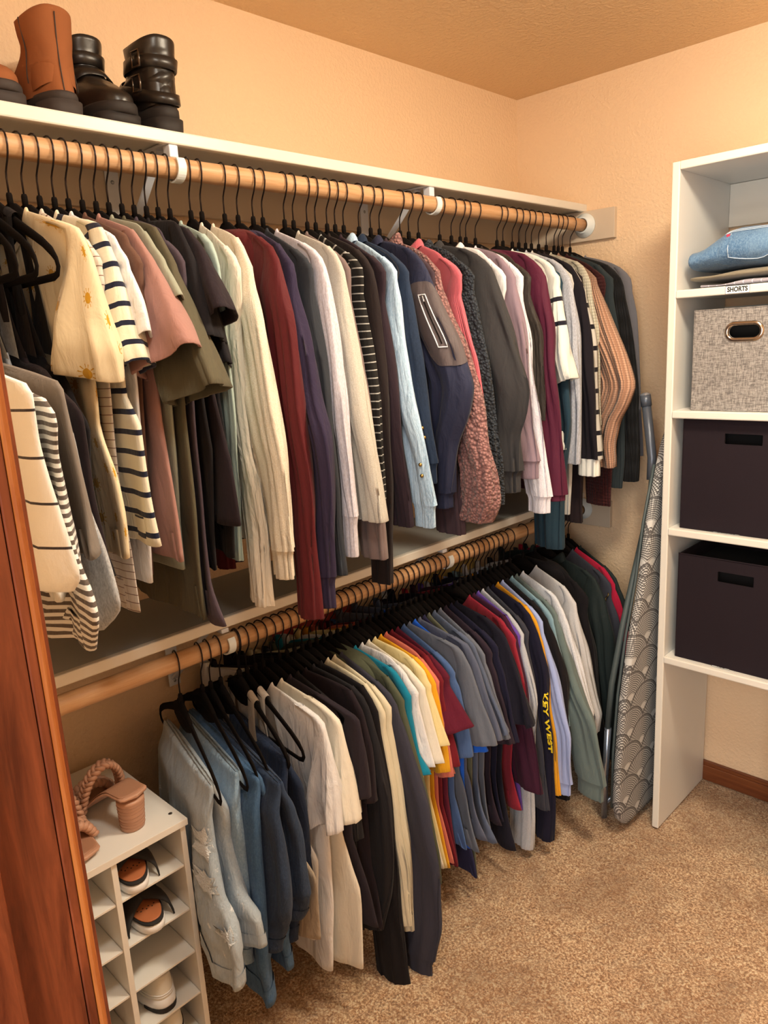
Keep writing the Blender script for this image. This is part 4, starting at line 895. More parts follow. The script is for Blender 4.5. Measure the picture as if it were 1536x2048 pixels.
        loft('hood', rr, cm, root, uv_of(rr, 0.5, 0.0), cap0=True, cap1=True)
    # ---- sleeves: the room side is the one in view, the wall side hangs behind
    def sleeve(side, lowres=False):
        rr = []; nrow = 16 if lowres else (30 if kind == 'long' else 24)
        cuff = o.get('cuff', 0) if not lowres else 0
        zend = zc+cuff
        for k in range(nrow+1):
            f = k/nrow; z = zs+0.010+(zend-zs-0.010)*f
            if side > 0: xo = interp(prof, z)+0.0015
            else: xo = 0.242
            gw = sstep(-0.02, 0.11, zs-z)
            if kind == 'short': wv = 0.018+(cw-0.018)*sstep(-0.25, 1.0, f)
            else: wv = 0.018+(cw*1.12-0.018)*gw; wv *= 1-0.22*f
            tt = 0.0072+(max(0.0075, min(t*1.3, gap*0.56))-0.0072)*sstep(0, 0.12, zs-z) if kind == 'long' else 0.0072+((max(t, 0.011)*(2.1 if wide else 1.35))-0.0072)*sstep(0, 0.9, f)
            oy = -0.25*t*sstep(0, 0.15, zs-z)
            cx = (xo-wv/2)*side
            Fk = sstep(0.02, 0.25, zs-z)
            def fold(x, z, c, s, Fk=Fk, f=f, tt=tt):
                k1 = 1 if kind == 'long' else (0.7 if wide else 0.5)
                dy = 0.18*tt*math.sin(3*math.atan2(s, c)+ph+7*z)*Fk*k1+0.22*tt*math.sin(5*z*4+ph)*Fk*(1-f)
                if kind == 'short': dy += (0.45*tt if wide else 0.25*tt)*math.sin(3.2*c+ph)*f
                nz = noise.noise((c*2.6+seed, s*2.6, z*(3.2 if kind == 'long' else 5)))
                nz2 = noise.noise((c*5.5, s*5.5+seed, z*2.2))
                dx = 0.05*tt*math.sin(5*math.atan2(s, c)+ph)*Fk+(0.012*nz*c)*Fk
                dy += (0.55*nz+0.35*nz2)*tt*Fk
                return dx, dy
            zfn = (lambda c, f=f: tilt*f*(c*side-1)*0.5) if kind == 'short' else None
            rr.append(ring(cx, wv/2, oy, tt, z, zfn, 0.85, fold))
        rr = crumple(rr, cr if not lowres else 0, seed+9)
        if not cuff: rr = rim(rr, 0.93, 0.03)
        s_ = loft('sleeve', rr, m, root, uv_of(rr, 0.2 if kind == 'long' else (0.42 if wide else 0.3), 0.12))
        if cuff:
            q = []
            base = rr[-1]; n = len(base); mx = sum(p[0] for p in base)/n; my = sum(p[1] for p in base)/n
            for k in range(8):
                f = k/7; sc = 0.98-0.16*sstep(0, 0.25, f); z0 = base[0][2]+0.003-cuff*f
                q.append([(mx+(x-mx)*sc, my+(y_-my)*sc, z0+(zz-base[0][2])*0.5+0.0012*math.sin(40*x)) for x, y_, zz in base])
            q = rim(q, 0.9, 0.02)
            loft('cuff', q, MATS.get(o.get('cuffm', mk), m), root, uv_of(q, 0.18, 0.0))
        return rr
    rr = sleeve(1); sleeve(-1, True)
    if o.get('ribhem'):
        q = []
        base = rr[-4] if len(rr) > 4 else rr[-1]
    # ---- extras
    def on_sleeve(f, ang, off):
        nn = len(rr)-4; i = min(nn-1, max(0, int(f*nn))); q = f*nn-i
        def P(i_, a):
            jf = (a+PI)/(2*PI)*NR; j = int(jf) % NR; g = jf-int(jf)
            return Vector(rr[i_][j]).lerp(Vector(rr[i_][(j+1) % NR]), g)
        p = P(i, ang).lerp(P(i+1, ang), q); p2 = P(i, ang+0.1).lerp(P(i+1, ang+0.1), q); p3 = P(min(i+2, nn), ang)
        nrm = (p2-p).cross(p3-p)
        if nrm.length < 1e-9: nrm = Vector((1, 0, 0))
        nrm.normalize(); cxy = Vector((sum(v[0] for v in rr[i])/NR, sum(v[1] for v in rr[i])/NR, p.z))
        if nrm.dot(p-cxy) < 0: nrm = -nrm
        return p+nrm*off
    if o.get('patch'):
        V = []; F = []; na, nf = 12, 20
        for i in range(nf+1):
            v = i/nf
            for j in range(na+1):
                u = j/na; uu = u*2-1; vv = v*2-1
                k_ = max(0.0001, (abs(uu)**4+abs(vv)**4)**0.25); mm_ = max(abs(uu), abs(vv)); sc = mm_/k_ if mm_ > 0 else 1
                V.append(tuple(on_sleeve(0.345+0.185*vv*sc, -0.85+0.95*uu*sc, 0.0022)))
        for i in range(nf):
            for j in range(na): a = i*(na+1)+j; F.append((a, a+1, a+na+2, a+na+1))
        mesh_obj('sleeve_patch', V, F, MATS['patchgrey'], root)
        lp = [on_sleeve(0.22+0.23*k/14, -1.05, 0.0045) for k in range(15)]; rp = [on_sleeve(0.22+0.23*k/14, -0.78, 0.0045) for k in range(15)]
        loop = [tuple(v) for v in lp+rp[::-1]]
        z_ = tube('zip_piping', loop, 0.0016, MATS['reflective'], root, 6, True)
        tube('zip_teeth', [tuple(on_sleeve(0.235+0.20*k/14, -0.915, 0.0035)) for k in range(15)], 0.0016, M_black, z_, 6)
        tube('zip_pull', [tuple(on_sleeve(0.225+0.03*k/4, -0.915, 0.007)) for k in range(5)], 0.0026, M_screw, z_, 6)
    if o.get('text'):
        x_ = text_mesh('sleeve_lettering', o['text'], 0.040, MATS['yellowink'], root, 0.0003, 0.001)
        # wrap the flat letters on to the outer edge of the sleeve
        for v in x_.data.vertices:
            fx = 0.42-(-v.co.x)*0+v.co.x/0.78
            fx = min(0.95, max(0.02, 0.44+v.co.x/0.75)); ang = -0.55+v.co.y/0.035*0.55
            p = on_sleeve(fx, ang, 0.003+v.co.z); v.co = p
    if o.get('pull'):
        a = on_sleeve(0.12, -0.6, 0.006)
        tube('zip_pull', [tuple(a+Vector((0.004*math.sin(k*1.3), -0.002*k, -0.005*k))) for k in range(6)], 0.0022, MATS['brass'], root, 6)
    if mk in ('denimlt', 'denimdk'):
        for k in range(2):
            c_ = on_sleeve(0.97-0.05*k, -0.7, 0.003); s = bmesh.new(); bmesh.ops.create_uvsphere(s, u_segments=8, v_segments=6, radius=0.0045)
            for v in s.verts: v.co = v.co+c_
            bm_obj('cuff_button', s, MATS['brass'], root, True)
    return root
CRUMP = {'creamlinen': 0.010, 'white': 0.008, 'whiteh': 0.009, 'whitew': 0.010, 'offwhite': 0.006, 'olivebr': 0.010, 'teddyp': 0.006, 'teddyg': 0.006, 'denimlt': 0.007, 'denimdk': 0.006, 'suns': 0.007, 'navystripe': 0.005}
cloth('tank_pin', 'f0e6d0', '3a3230', kind='stripe', per=0.052, duty=0.06, wob=0.02)
cloth('cream_rib', 'eee3cb', kind='rib')
cloth('tank_brown', 'efe4cf', '5f5145', kind='stripe', per=0.0125, duty=0.50, wob=0.02)
cloth('taupe_dk', '7d6f5f'); cloth('heather_g', '9d9a92', 'c2bfb6', kind='heather'); cloth('plum_blk', '2c1e20'); cloth('black', '1d181b')
cloth('suns', 'ead2a4', kind='suns'); cloth('thinbrown', 'dccbb4', '7c5a48', kind='stripe', per=0.0145, duty=0.10, wob=0.02)
cloth('navystripe', 'efe0bd', '1b1e30', kind='stripe', per=0.034, duty=0.27, wob=0.01)
cloth('white', 'ece4d8', wr=0.8); cloth('offwhite', 'eee0c4', wr=0.5); cloth('whitew', 'd8cebd', wr=0.9)
cloth('brown', '6c4a38'); cloth('mauve', 'a67767'); cloth('sage', '9c9a80'); cloth('olive', '5f563f'); cloth('charplum', '54454a')
cloth('blackplum', '2e2227'); cloth('mint', 'a9b8a6'); cloth('creamlinen', 'e6d8bd', wr=1.0)
cloth('beigeh', 'dcc8a4', 'efe2c8', kind='heather', hor=True, wr=0.5); cloth('burg', '651a1e', rough=0.7); cloth('navypl', '3b3046', wr=0.5)
cloth('slate', '3a3c3f'); cloth('lav', 'c9bdba', 'ddd4d2', kind='heather'); cloth('taupeh', 'b7aa92', 'cfc5b1', kind='heather', hor=True)
cloth('taupebr', '7a655c'); cloth('blkstripe', '26231f', 'd9d2c0', kind='stripe', per=0.0165, duty=0.14, wob=0.02)
cloth('darkbrown', '2d2220'); cloth('darkpurp', '3a292f'); cloth('denimlt', '9fbac8', 'cfdfe6', kind='denim', fl=0.6, wr=0.8, st='8fa6ae')
cloth('denimdk', '222f40', '34445a', kind='denim', fl=0.4, st='a98a5c'); cloth('navyjk', '2e3147', rough=0.75, wr=0.5); cloth('patchgrey', '5c4f4b', rough=0.6)
cloth('plumbr', '4a373b'); cloth('teddyp', 'a5756a', '6f4a44', kind='fleece', vs=135); cloth('coral', 'd3656a', kind='rib'); cloth('teddyg', '42474c', '1f2124', kind='fleece', vs=150)
cloth('charcoal', '3f3c3a'); cloth('mauveh', '8f777b'); cloth('whiteh', 'd9cdca', 'efe8e4', kind='heather', hor=True, wr=0.8); cloth('olivebr', '3d342c', rough=0.6, wr=1.0)
cloth('burg2', '5f1c34', rough=0.7); cloth('knitwhite', 'ece6d2', '1b1a26', kind='bands', bands=((0.235, 0.248), (0.305, 0.318)))
cloth('teal', '2a434e'); cloth('greyh', 'a2a09f', 'c3c1bf', kind='heather'); cloth('palesliver', 'c6bfb0')
cloth('ladder', '1c171f', 'ece2cc', kind='ladder', u0=0.012); cloth('creamknit', 'e5d9bb', 'b9ad90', kind='knit', bw=0.1); cloth('peach', 'cf9f7d', 'a87a5c', kind='knit', ku=1150, kv=900, bw=0.0, ks=0.8)
cloth('maroon', '4a1c1c', kind='knit', ku=1200, kv=600); cloth('dkgreen', '343c3c'); cloth('blackknit', '262627', '121213', kind='knit', ku=1300, kv=100, bw=0.2); cloth('greyw', '6f6a69')
cloth('oliveb', 'a9957a', wr=0.7); cloth('charblk', '2b282a'); cloth('charplum2', '352b31'); cloth('creamsw', 'e0d0aa', wr=0.4)
cloth('charslate', '44424b'); cloth('olivehd', '5b5d45'); cloth('tealt', '127f93'); cloth('paleyel', 'efd795'); cloth('gold', 'eda61c'); cloth('coralt', 'd9745c')
cloth('dkred', '7d1d26'); cloth('maroont', '6a1a2e'); cloth('steel', '4c648a'); cloth('brightblue', '1d62d0'); cloth('navyt', '33304e'); cloth('olivegrey', '6a6850')
cloth('grey1', '676a70'); cloth('grey2', '5c5f6c'); cloth('slateblue', '5d6576'); cloth('grey3', '6e7076'); cloth('plumt', '3a2b35'); cloth('navydk', '25233a'); cloth('navydk2', '201e2c')
cloth('crimson', '9c2434'); cloth('purple', '6b4a9c'); cloth('plumls', '4c1d34'); cloth('greyhl', 'b3b1ac', 'd3d2cf', kind='heather', hor=True); cloth('greydk', '45444a')
cloth('navyls', '1f1d33'); cloth('yellowl', 'eda21f'); cloth('paleblue', 'a9b4d8'); cloth('ltteal', '86a3a8'); cloth('sagegr', '6c786f'); cloth('whiteh2', 'd6d2cc', 'ece9e2', kind='heather')
cloth('greyhh', 'c8c1b6', 'dfd9cf', kind='heather', hor=True); cloth('greenblk', '25302d', rough=0.7); cloth('redtrim', 'c01c3a')
plain('yellowink', 'f2cf1d', 0.6, vary=0.0); plain('brass', 'b08d4c', 0.35, metal=1.0, vary=0); plain('reflective', 'd8d4cc', 0.4, vary=0)
for nm in ('ladder',): pass
for i, (row, kind, mk, label, y, yaw, sp, bp, o) in enumerate(GARMENTS):
    if mk == 'ladder': o = dict(o, cuffm='knitwhite')
    garment(row, kind, mk, label, y, yaw, sp, bp, o, i)
    hanger(y, ZT if row == 'T' else ZL, yaw, 'black velvet hanger holding the '+' '.join(label.split()[:10]), 'black velvet hangers')

# ---------------------------------------------------------------- jeans folded over hanger bars
def jeans(y, yaw, mk, label, right, left, hems, seed, top_x, rolled=False):
    root = empty('jeans', (RX, y, ZL), -R(yaw), label, 'jeans', 'jeans folded over hangers')
    rp = smooth_prof(right, 2); lp = smooth_prof(left, 2); m = MATS[mk]
    z0 = -0.2215
    parts = []
    for li, (sgn, zh, sh) in enumerate(hems):
        rows = 34; rr = []
        for k in range(rows+1):
            f = k/rows; z = z0+(zh-z0)*f; xo = interp(rp, z)+sh*sstep(0.1, 0.6, f); xi = interp(lp, z)+sh*0.6*f
            cx = (xo+xi)/2; hw = (xo-xi)/2; g = sstep(0, 0.06, z0-z); th = 0.0125+0.006*g+0.010*f
            rr.append(ring(cx, hw, sgn*(0.0035+0.013*g+0.012*f), th*(0.75 if f > 0.8 else 1), z, (lambda c, f=f: 0.010*f*math.sin(6*c+seed)), 0.55,
                lambda x, z, c, s, g=g, f=f: (0.006*math.sin(9*z+seed)*f, (0.007*math.sin(38*x+seed+4*z)+0.004*math.sin(80*x+seed))*g*sstep(0.05, 0.5, f))))
        # rounded fold over the bar
        capr = []
        for k in range(5, 0, -1):
            a = PI/2*k/5; b0 = rr[0]; mx = sum(p[0] for p in b0)/NR; my = sum(p[1] for p in b0)/NR
            capr.append([(mx+(x-mx)*(0.985+0.015*math.cos(a)), my+(y_-my)*math.cos(a), zz+0.0125*math.sin(a)) for x, y_, zz in b0])
        rr = crumple(capr+rr, 0.0055, seed+li*5, (14, 14, 10)); rr = rim(rr, 0.95, 0.02)
        leg = loft('trouser_leg', rr, m, root, uv_of(rr, 0.5, 0.0), cap0=True)
        if mk == 'jean1' and li == 0:
            for i0, j0, hi, wj in ((15, NR//2-2, 2.6, 4.0), (22, NR//2-3, 1.8, 3.2), (29, NR//2-2, 1.2, 3.0)):
                V = [tuple(Vector(rr[i0][j0])+Vector((0.0035, -0.003, 0)))]; F = []
                for q in range(18):
                    a_ = 2*PI*q/18; k_ = 1+0.35*math.sin(q*2.7+i0); fi = i0+hi*math.sin(a_)*k_; fj = j0+wj*math.cos(a_)*k_
                    i1 = int(fi); j1 = int(fj) % NR; p = Vector(rr[i1][j1]).lerp(Vector(rr[i1+1][j1]), fi-i1).lerp(Vector(rr[i1][(j1+1) % NR]), fj-int(fj)*1.0 if fj > 0 else 0)
                    V.append(tuple(p+Vector((0.0022, -0.0025, 0))))
                for q in range(18): F.append((0, 1+q, 1+(q+1) % 18))
                pm = mesh_obj('frayed_hole', V, F, MATS['fray'], leg)
        q = [[(sum(p[0] for p in r)/NR+(x-sum(p[0] for p in r)/NR)*1.008, sum(p[1] for p in r)/NR+(y_-sum(p[1] for p in r)/NR)*1.12, z_) for x, y_, z_ in r] for r in rr[-8:-3]]
        loft('hem_band', q, m, leg, uv_of(q, 0.5, 0.9))
    return root
plain('fray', 'dfe0d8', 0.95, vary=0.35, bump=(260, 1.0, 0.004))
cloth('jean1', 'a4aeb0', 'c3c9c6', kind='denim', fl=0.5, rip=1, wr=0.7); cloth('jean2', '7f97a6', 'a5b8c0', kind='denim', wr=0.7); cloth('jean3', '3a5a78', '587590', kind='denim', wr=0.7)
cloth('jean4', '2c3b50', '42536a', kind='denim', wr=0.7); cloth('jean5', '1f2b40', '2e3c54', kind='denim', wr=0.7)
for i, (y, yaw, mk, label, right, left, hems) in enumerate(JEANS):
    jeans(y, yaw, mk, label, right, left, hems, 1.7*i+0.4, 0.13)
    hanger(y, ZL, yaw, 'open black velvet hanger carrying the '+' '.join(label.split(',')[0].split()[:9]), 'black velvet hangers')
# ================================================================ white shoe organiser
OX0, OX1, OY1, OY0 = 0.05, 0.405, -1.842, -2.318
def organiser():
    t = empty('shoe_organiser', (0, 0, 0), 0, 'white cubby shoe organiser against the left wall, carrying braided sandals', 'shoe rack')
    box('top_board', (OX0, OY0-0.004, 0.654), (OX1+0.006, OY1+0.004, 0.669), M_melam, t, 0.0008)
    for y in (OY1-0.012, -2.0055, -2.1635, OY0): box('upright', (OX0, y, 0.003), (OX1, y+0.012, 0.6535), M_melam, t, 0.0008)
    ys = [(OY0+0.0125, -2.164), (-2.151, -2.006), (-1.993, OY1-0.0125)]
    for z in (0.563, 0.456, 0.349, 0.242, 0.135, 0.028):
        for a, b in ys: box('shelf_board', (OX0+0.004, a, z-0.005), (OX1-0.003, b, z), M_melam, t, 0.0006)
    box('back_panel', (OX0-0.004, OY0, 0.02), (OX0, OY1, 0.66), M_melam, t)
    s = bmesh.new(); bmesh.ops.create_cone(s, segments=14, radius1=0.0042, radius2=0.0042, depth=0.001, cap_ends=True)
    for v in s.verts: v.co += Vector((OX1-0.035, OY1-0.012, 0.6694))
    bm_obj('cam_screw', s, M_screw, t)
organiser()
M_blush = plain('blush_leather', 'c08d6c', 0.5, bump=(160, 0.25, 0.001)); M_blushd = plain('blush_footbed', 'a87656', 0.55, bump=(160, 0.2, 0.001))
def braid(name, path, rad, m, parent, turns=9, wide=1.7):
    """three strands plaited along a path"""
    P = [Vector(p) for p in path]; N = 90; parts = []
    L = [0]
    for a, b in zip(P, P[1:]): L.append(L[-1]+(b-a).length)
    def at(s):
        d = s*L[-1]
        for i in range(len(P)-1):
            if d <= L[i+1]: return P[i].lerp(P[i+1], (d-L[i])/(L[i+1]-L[i])), (P[i+1]-P[i]).normalized()
        return P[-1], (P[-1]-P[-2]).normalized()
    side0 = (P[1]-P[0]).cross(P[len(P)//2]-P[0]).normalized()
    root = None
    for q in range(3):
        pts = []
        for k in range(N+1):
            s = k/N; p, d = at(s); out = d.cross(side0).normalized(); g = 2*PI*(turns*s/2+q/3)
            pts.append(p+side0*math.sin(g)*rad*wide+out*math.sin(2*g)*rad*0.55)
        o = tube(name if q == 0 else 'strand', pts, rad, m, parent if q == 0 else root, 8, False, 0.75)
        if q == 0: root = o
    return root
def sandal(x, y, rz, label, heel=0.072):
    """block heel mule: sloping footbed, braided straps, ribbed block heel; toe along +X"""
    t = empty('heeled_sandal', (x, y, 0.6695), rz, label, 'sandal', None)
    def zf(u): return 0.012+(heel-0.004)*(1-sstep(0.22, 0.72, u))
    def wd(u): return 0.030+0.012*math.sin(PI*min(1, max(0, (u-0.25)/0.75)))+0.002
    for nm, m, dz, th, k_ in (('sole', M_blush, 0, 0.007, 1.0), ('footbed', M_blushd, 0.0036, 0.003, 0.93)):
        rr = []
        for i in range(37):
            u = i/36; X = -0.035+0.235*u
            e = math.sqrt(max(0.0, 1-((u-0.5)/0.5)**2)); ew = min(1, e*2.4)**0.7 if 0 < u < 1 else 0.02
            W = wd(u)*max(0.05, ew)*k_; zc_ = zf(u)+dz
            rr.append([(X*k_+(1-k_)*0.08, W*math.copysign(abs(math.cos(2*PI*j/20))**0.5, math.cos(2*PI*j/20)), zc_+th/2*math.copysign(abs(math.sin(2*PI*j/20))**0.5, math.sin(2*PI*j/20))) for j in range(20)])
        loft(nm, rr, m, t, None, True, True)
    rr = []
    for i in range(13):
        f = i/12; z = 0.0005+(heel-0.004)*f; r = 0.0235+0.004*f+(0.0005 if i % 2 else 0)
        rr.append([(-0.004+r*1.0*math.cos(2*PI*j/28)*0.95-0.004*f, r*math.copysign(abs(math.sin(2*PI*j/28))**0.85, math.sin(2*PI*j/28)), z) for j in range(28)])
    loft('heel', rr, M_blush, t, None, True, True)
    for k in range(7):
        z = 0.009+0.008*k+0.001*math.sin(k*2); r = 0.0241+0.004*z/heel
        tube('heel_ridge', [(-0.004+r*math.cos(2*PI*j/24)*0.955-0.004*z/heel, r*1.0*math.copysign(abs(math.sin(2*PI*j/24))**0.85, math.sin(2*PI*j/24)), z+0.0012*math.sin(2*PI*j/24+k)) for j in range(24)], 0.0006, M_blushd, t, 5, True)
    # upper strap: a big braided hoop over the instep
    hoop = [(0.098-0.022*math.sin(a), 0.047*math.cos(a), zf(0.56)-0.004+0.090*math.sin(a)) for a in [PI*k/18 for k in range(19)]]
    braid('braided_strap', hoop, 0.0058, M_blush, t, 13)
    hoop2 = [(0.135, 0.046*math.cos(a), zf(0.75)-0.002+0.042*math.sin(a)) for a in [PI*k/14 for k in range(15)]]
    braid('toe_braid', hoop2, 0.0075, M_blush, t, 9, 1.9)
    return t
sandal(0.343, -1.927, R(189), 'blush block-heel sandal with its heel facing out on the shoe organiser')
sandal(0.190, -2.058, R(5), 'blush braided sandal with its toe facing out, partly behind the door frame')
M_slidew = plain('white_rubber', 'ece4d6', 0.6, bump=(120, 0.15, 0.001)); M_slideb = plain('black_strap_fabric', '1f1c1b', 0.8, bump=(500, 0.4, 0.001))
M_insole = plain('tan_insole', 'b5693d', 0.55, vary=0.05)
def foot_outline(L, W, n=40, heel=0.82):
    out = []
    for j in range(n):
        a = 2*PI*j/n; c, s = math.cos(a), math.sin(a)
        x = L/2*math.copysign(abs(c)**0.75, c); w = W/2*(heel+(1-heel)*sstep(-0.4, 0.5, c)); out.append((x, w*math.copysign(abs(s)**0.8, s)))
    return out
def slide(x, y, z, rz, label):
    """criss-cross strap slide; heel along -X"""
    t = empty('slide_sandal', (x, y, z), rz, label, 'slide sandal', 'slides in the shoe organiser')
    O = foot_outline(0.235, 0.088)
    def layer(nm, m, z0, z1, k0, k1, k2=None):
        rr = [[(a*k0, b*k0, z0) for a, b in O], [(a*k1, b*k1, z0+(z1-z0)*0.3) for a, b in O], [(a*k1, b*k1, z0+(z1-z0)*0.8) for a, b in O], [(a*(k2 or k0), b*(k2 or k0), z1) for a, b in O]]
        return loft(nm, rr, m, t, None, True, True)
    layer('sole', M_slidew, 0.0006, 0.021, 0.95, 1.0); layer('midsole_rand', M_slideb, 0.0212, 0.0268, 0.965, 0.985)
    layer('insole', M_insole, 0.0268, 0.0295, 0.90, 0.92)
    for k in range(7):
        s = bmesh.new(); bmesh.ops.create_cone(s, segments=8, radius1=0.0016, radius2=0.0016, depth=0.0006, cap_ends=True)
        for v in s.verts: v.co += Vector((-0.062-0.006*(k % 2), -0.018+0.006*k, 0.0297))
        bm_obj('perforation', s, M_slideb, t)
    for sg in (-1, 1):
        V = []; F = []; na, nb = 18, 8
        for i in range(na+1):
            a = PI*i/na
            for j in range(nb+1):
                v = j/nb-0.5
                xx = -0.022+sg*0.034*math.cos(a)+v*0.066; rw = 0.0495+(0.0016 if sg > 0 else 0)
                V.append((xx, rw*math.cos(a)*(1+0.02*math.cos(3*a)), 0.014+(0.042+(0.002 if sg > 0 else 0))*math.sin(a)**0.8-0.05*abs(v)**2))
        for i in range(na):
            for j in range(nb): q = i*(nb+1)+j; F.append((q, q+1, q+nb+2, q+nb+1))
        st = mesh_obj('strap', V, F, M_slideb, t); md = st.modifiers.new('th', 'SOLIDIFY'); md.thickness = 0.003; md.offset = 1
slide(0.298, -1.936, 0.563, R(168), 'black strap slide with tan insole in the uppermost cubby')
slide(0.300, -1.926, 0.456, R(175), 'black strap slide with tan insole in the second cubby down')
def sneaker(x, y, z, rz, label, stripe):
    """low trainer, toe along +X"""
    t = empty('sneaker', (x, y, z), rz, label, 'sneaker', None)
    O = foot_outline(0.27, 0.094, 44, 0.84)
    M_up = M_sneak
    zs_ = [(0.0015, 0.93, M_slidew), (0.006, 0.99, 0), (0.018, 1.0, 0), (0.030, 0.965, 0)]
    loft('midsole', [[(a*k, b*k, zz+0.008*sstep(0.06, 0.13, a)*(1 if zz < 0.004 else 0)) for a, b in O] for zz, k, _ in zs_], M_slidew, t, None, True, True)
    def up(zz, k, hx, cut):
        out = []
        for a, b in O:
            # the upper leans forward and shortens towards the ankle opening
            f = (a+0.135)/0.27; xx = -0.132+(a*k+0.132)*cut; out.append((xx, b*k*hx, zz))
        return out
    rings = [up(0.0285, 0.955, 1, 1), up(0.040, 0.95, 0.99, 0.985), up(0.050, 0.94, 0.95, 0.94), up(0.060, 0.93, 0.88, 0.80), up(0.070, 0.92, 0.78, 0.66), up(0.080, 0.93, 0.70, 0.55), up(0.088, 0.97, 0.68, 0.50)]
    o = rings[-1]; mx = sum(p[0] for p in o)/len(o)
    inner = [[(mx+(p[0]-mx)*0.88, p[1]*0.84, 0.0885) for p in o], [(mx+(p[0]-mx)*0.82, p[1]*0.78, 0.072) for p in o]]
    loft('upper', rings+inner[:1], M_up, t)
    loft('dark_inside', [inner[0], inner[1], [(mx+(p[0]-mx)*0.8, p[1]*0.76, 0.045) for p in o]], M_void2, t, None, False, True)
    # raised heel counter lines and a dark outsole notch
    for zz, k in ((0.036, 0.955), (0.041, 0.953)):
        tube('heel_seam', [(a*k, b*k, zz+0.03*max(0, (a+0.06))) for a, b in sorted([p for p in O if p[0] < 0.02], key=lambda p: math.atan2(p[1], -(p[0]+0.0)-0.0001))], 0.0014, stripe, t, 6)
    hb = [p for p in O if p[0] < -0.085]; hb.sort(key=lambda p: p[1])
    V = []; F = []
    for a, b in hb:
        V += [(a*1.004, b*1.004, 0.0012), (a*1.006, b*1.006, 0.0105+0.004*math.cos(b*50))]
    for i in range(len(hb)-1): F.append((2*i, 2*i+2, 2*i+3, 2*i+1))
    mesh_obj('outsole_notch', V, F, M_slideb, t)
    for k in range(5):
        xx = 0.005+0.013*k; tube('lace', [(xx, -0.02, 0.069-0.11*xx), (xx+0.003, 0, 0.076-0.11*xx), (xx, 0.02, 0.069-0.11*xx)], 0.002, M_slidew, t, 6)
    return t
M_sneak = plain('cream_sneaker_mesh', 'e6dcc4', 0.8, bump=(300, 0.3, 0.001)); M_void2 = plain('dark_shoe_lining', '231b18', 0.95, vary=0)
sneaker(0.262, -1.925, 0.242, R(180), 'cream sneaker with its heel facing out in the fourth cubby down', M_slidew)
sneaker(0.262, -1.915, 0.135, R(181), 'cream and black sneaker in the fifth cubby down, cut by the frame', M_slideb)
def loop_sandal():
    t = empty('buckle_sandal', (0.27, -2.08, 0.2425), R(180), 'sandal with a small brown buckle strap low behind the door frame', 'sandal')
    O = foot_outline(0.23, 0.075)
    loft('sole', [[(a*k, b*k, z) for a, b in O] for z, k in ((0.0005, 0.96), (0.005, 1), (0.012, 1), (0.015, 0.96))], M_blushd, t, None, True, True)
    tube('ankle_strap', [(-0.085+0.028*math.cos(a), 0.030*math.sin(a), 0.055-0.012*math.cos(a)) for a in [2*PI*k/20 for k in range(20)]], 0.004, plain('brown_strap', '6b4630', 0.5), t, 6, True)
    for s in (-1, 1): tube('side_strap', [(-0.09, s*0.030, 0.012), (-0.09, s*0.033, 0.035), (-0.088, s*0.029, 0.058)], 0.0035, MATS['brown_strap'], t, 6)
loop_sandal()
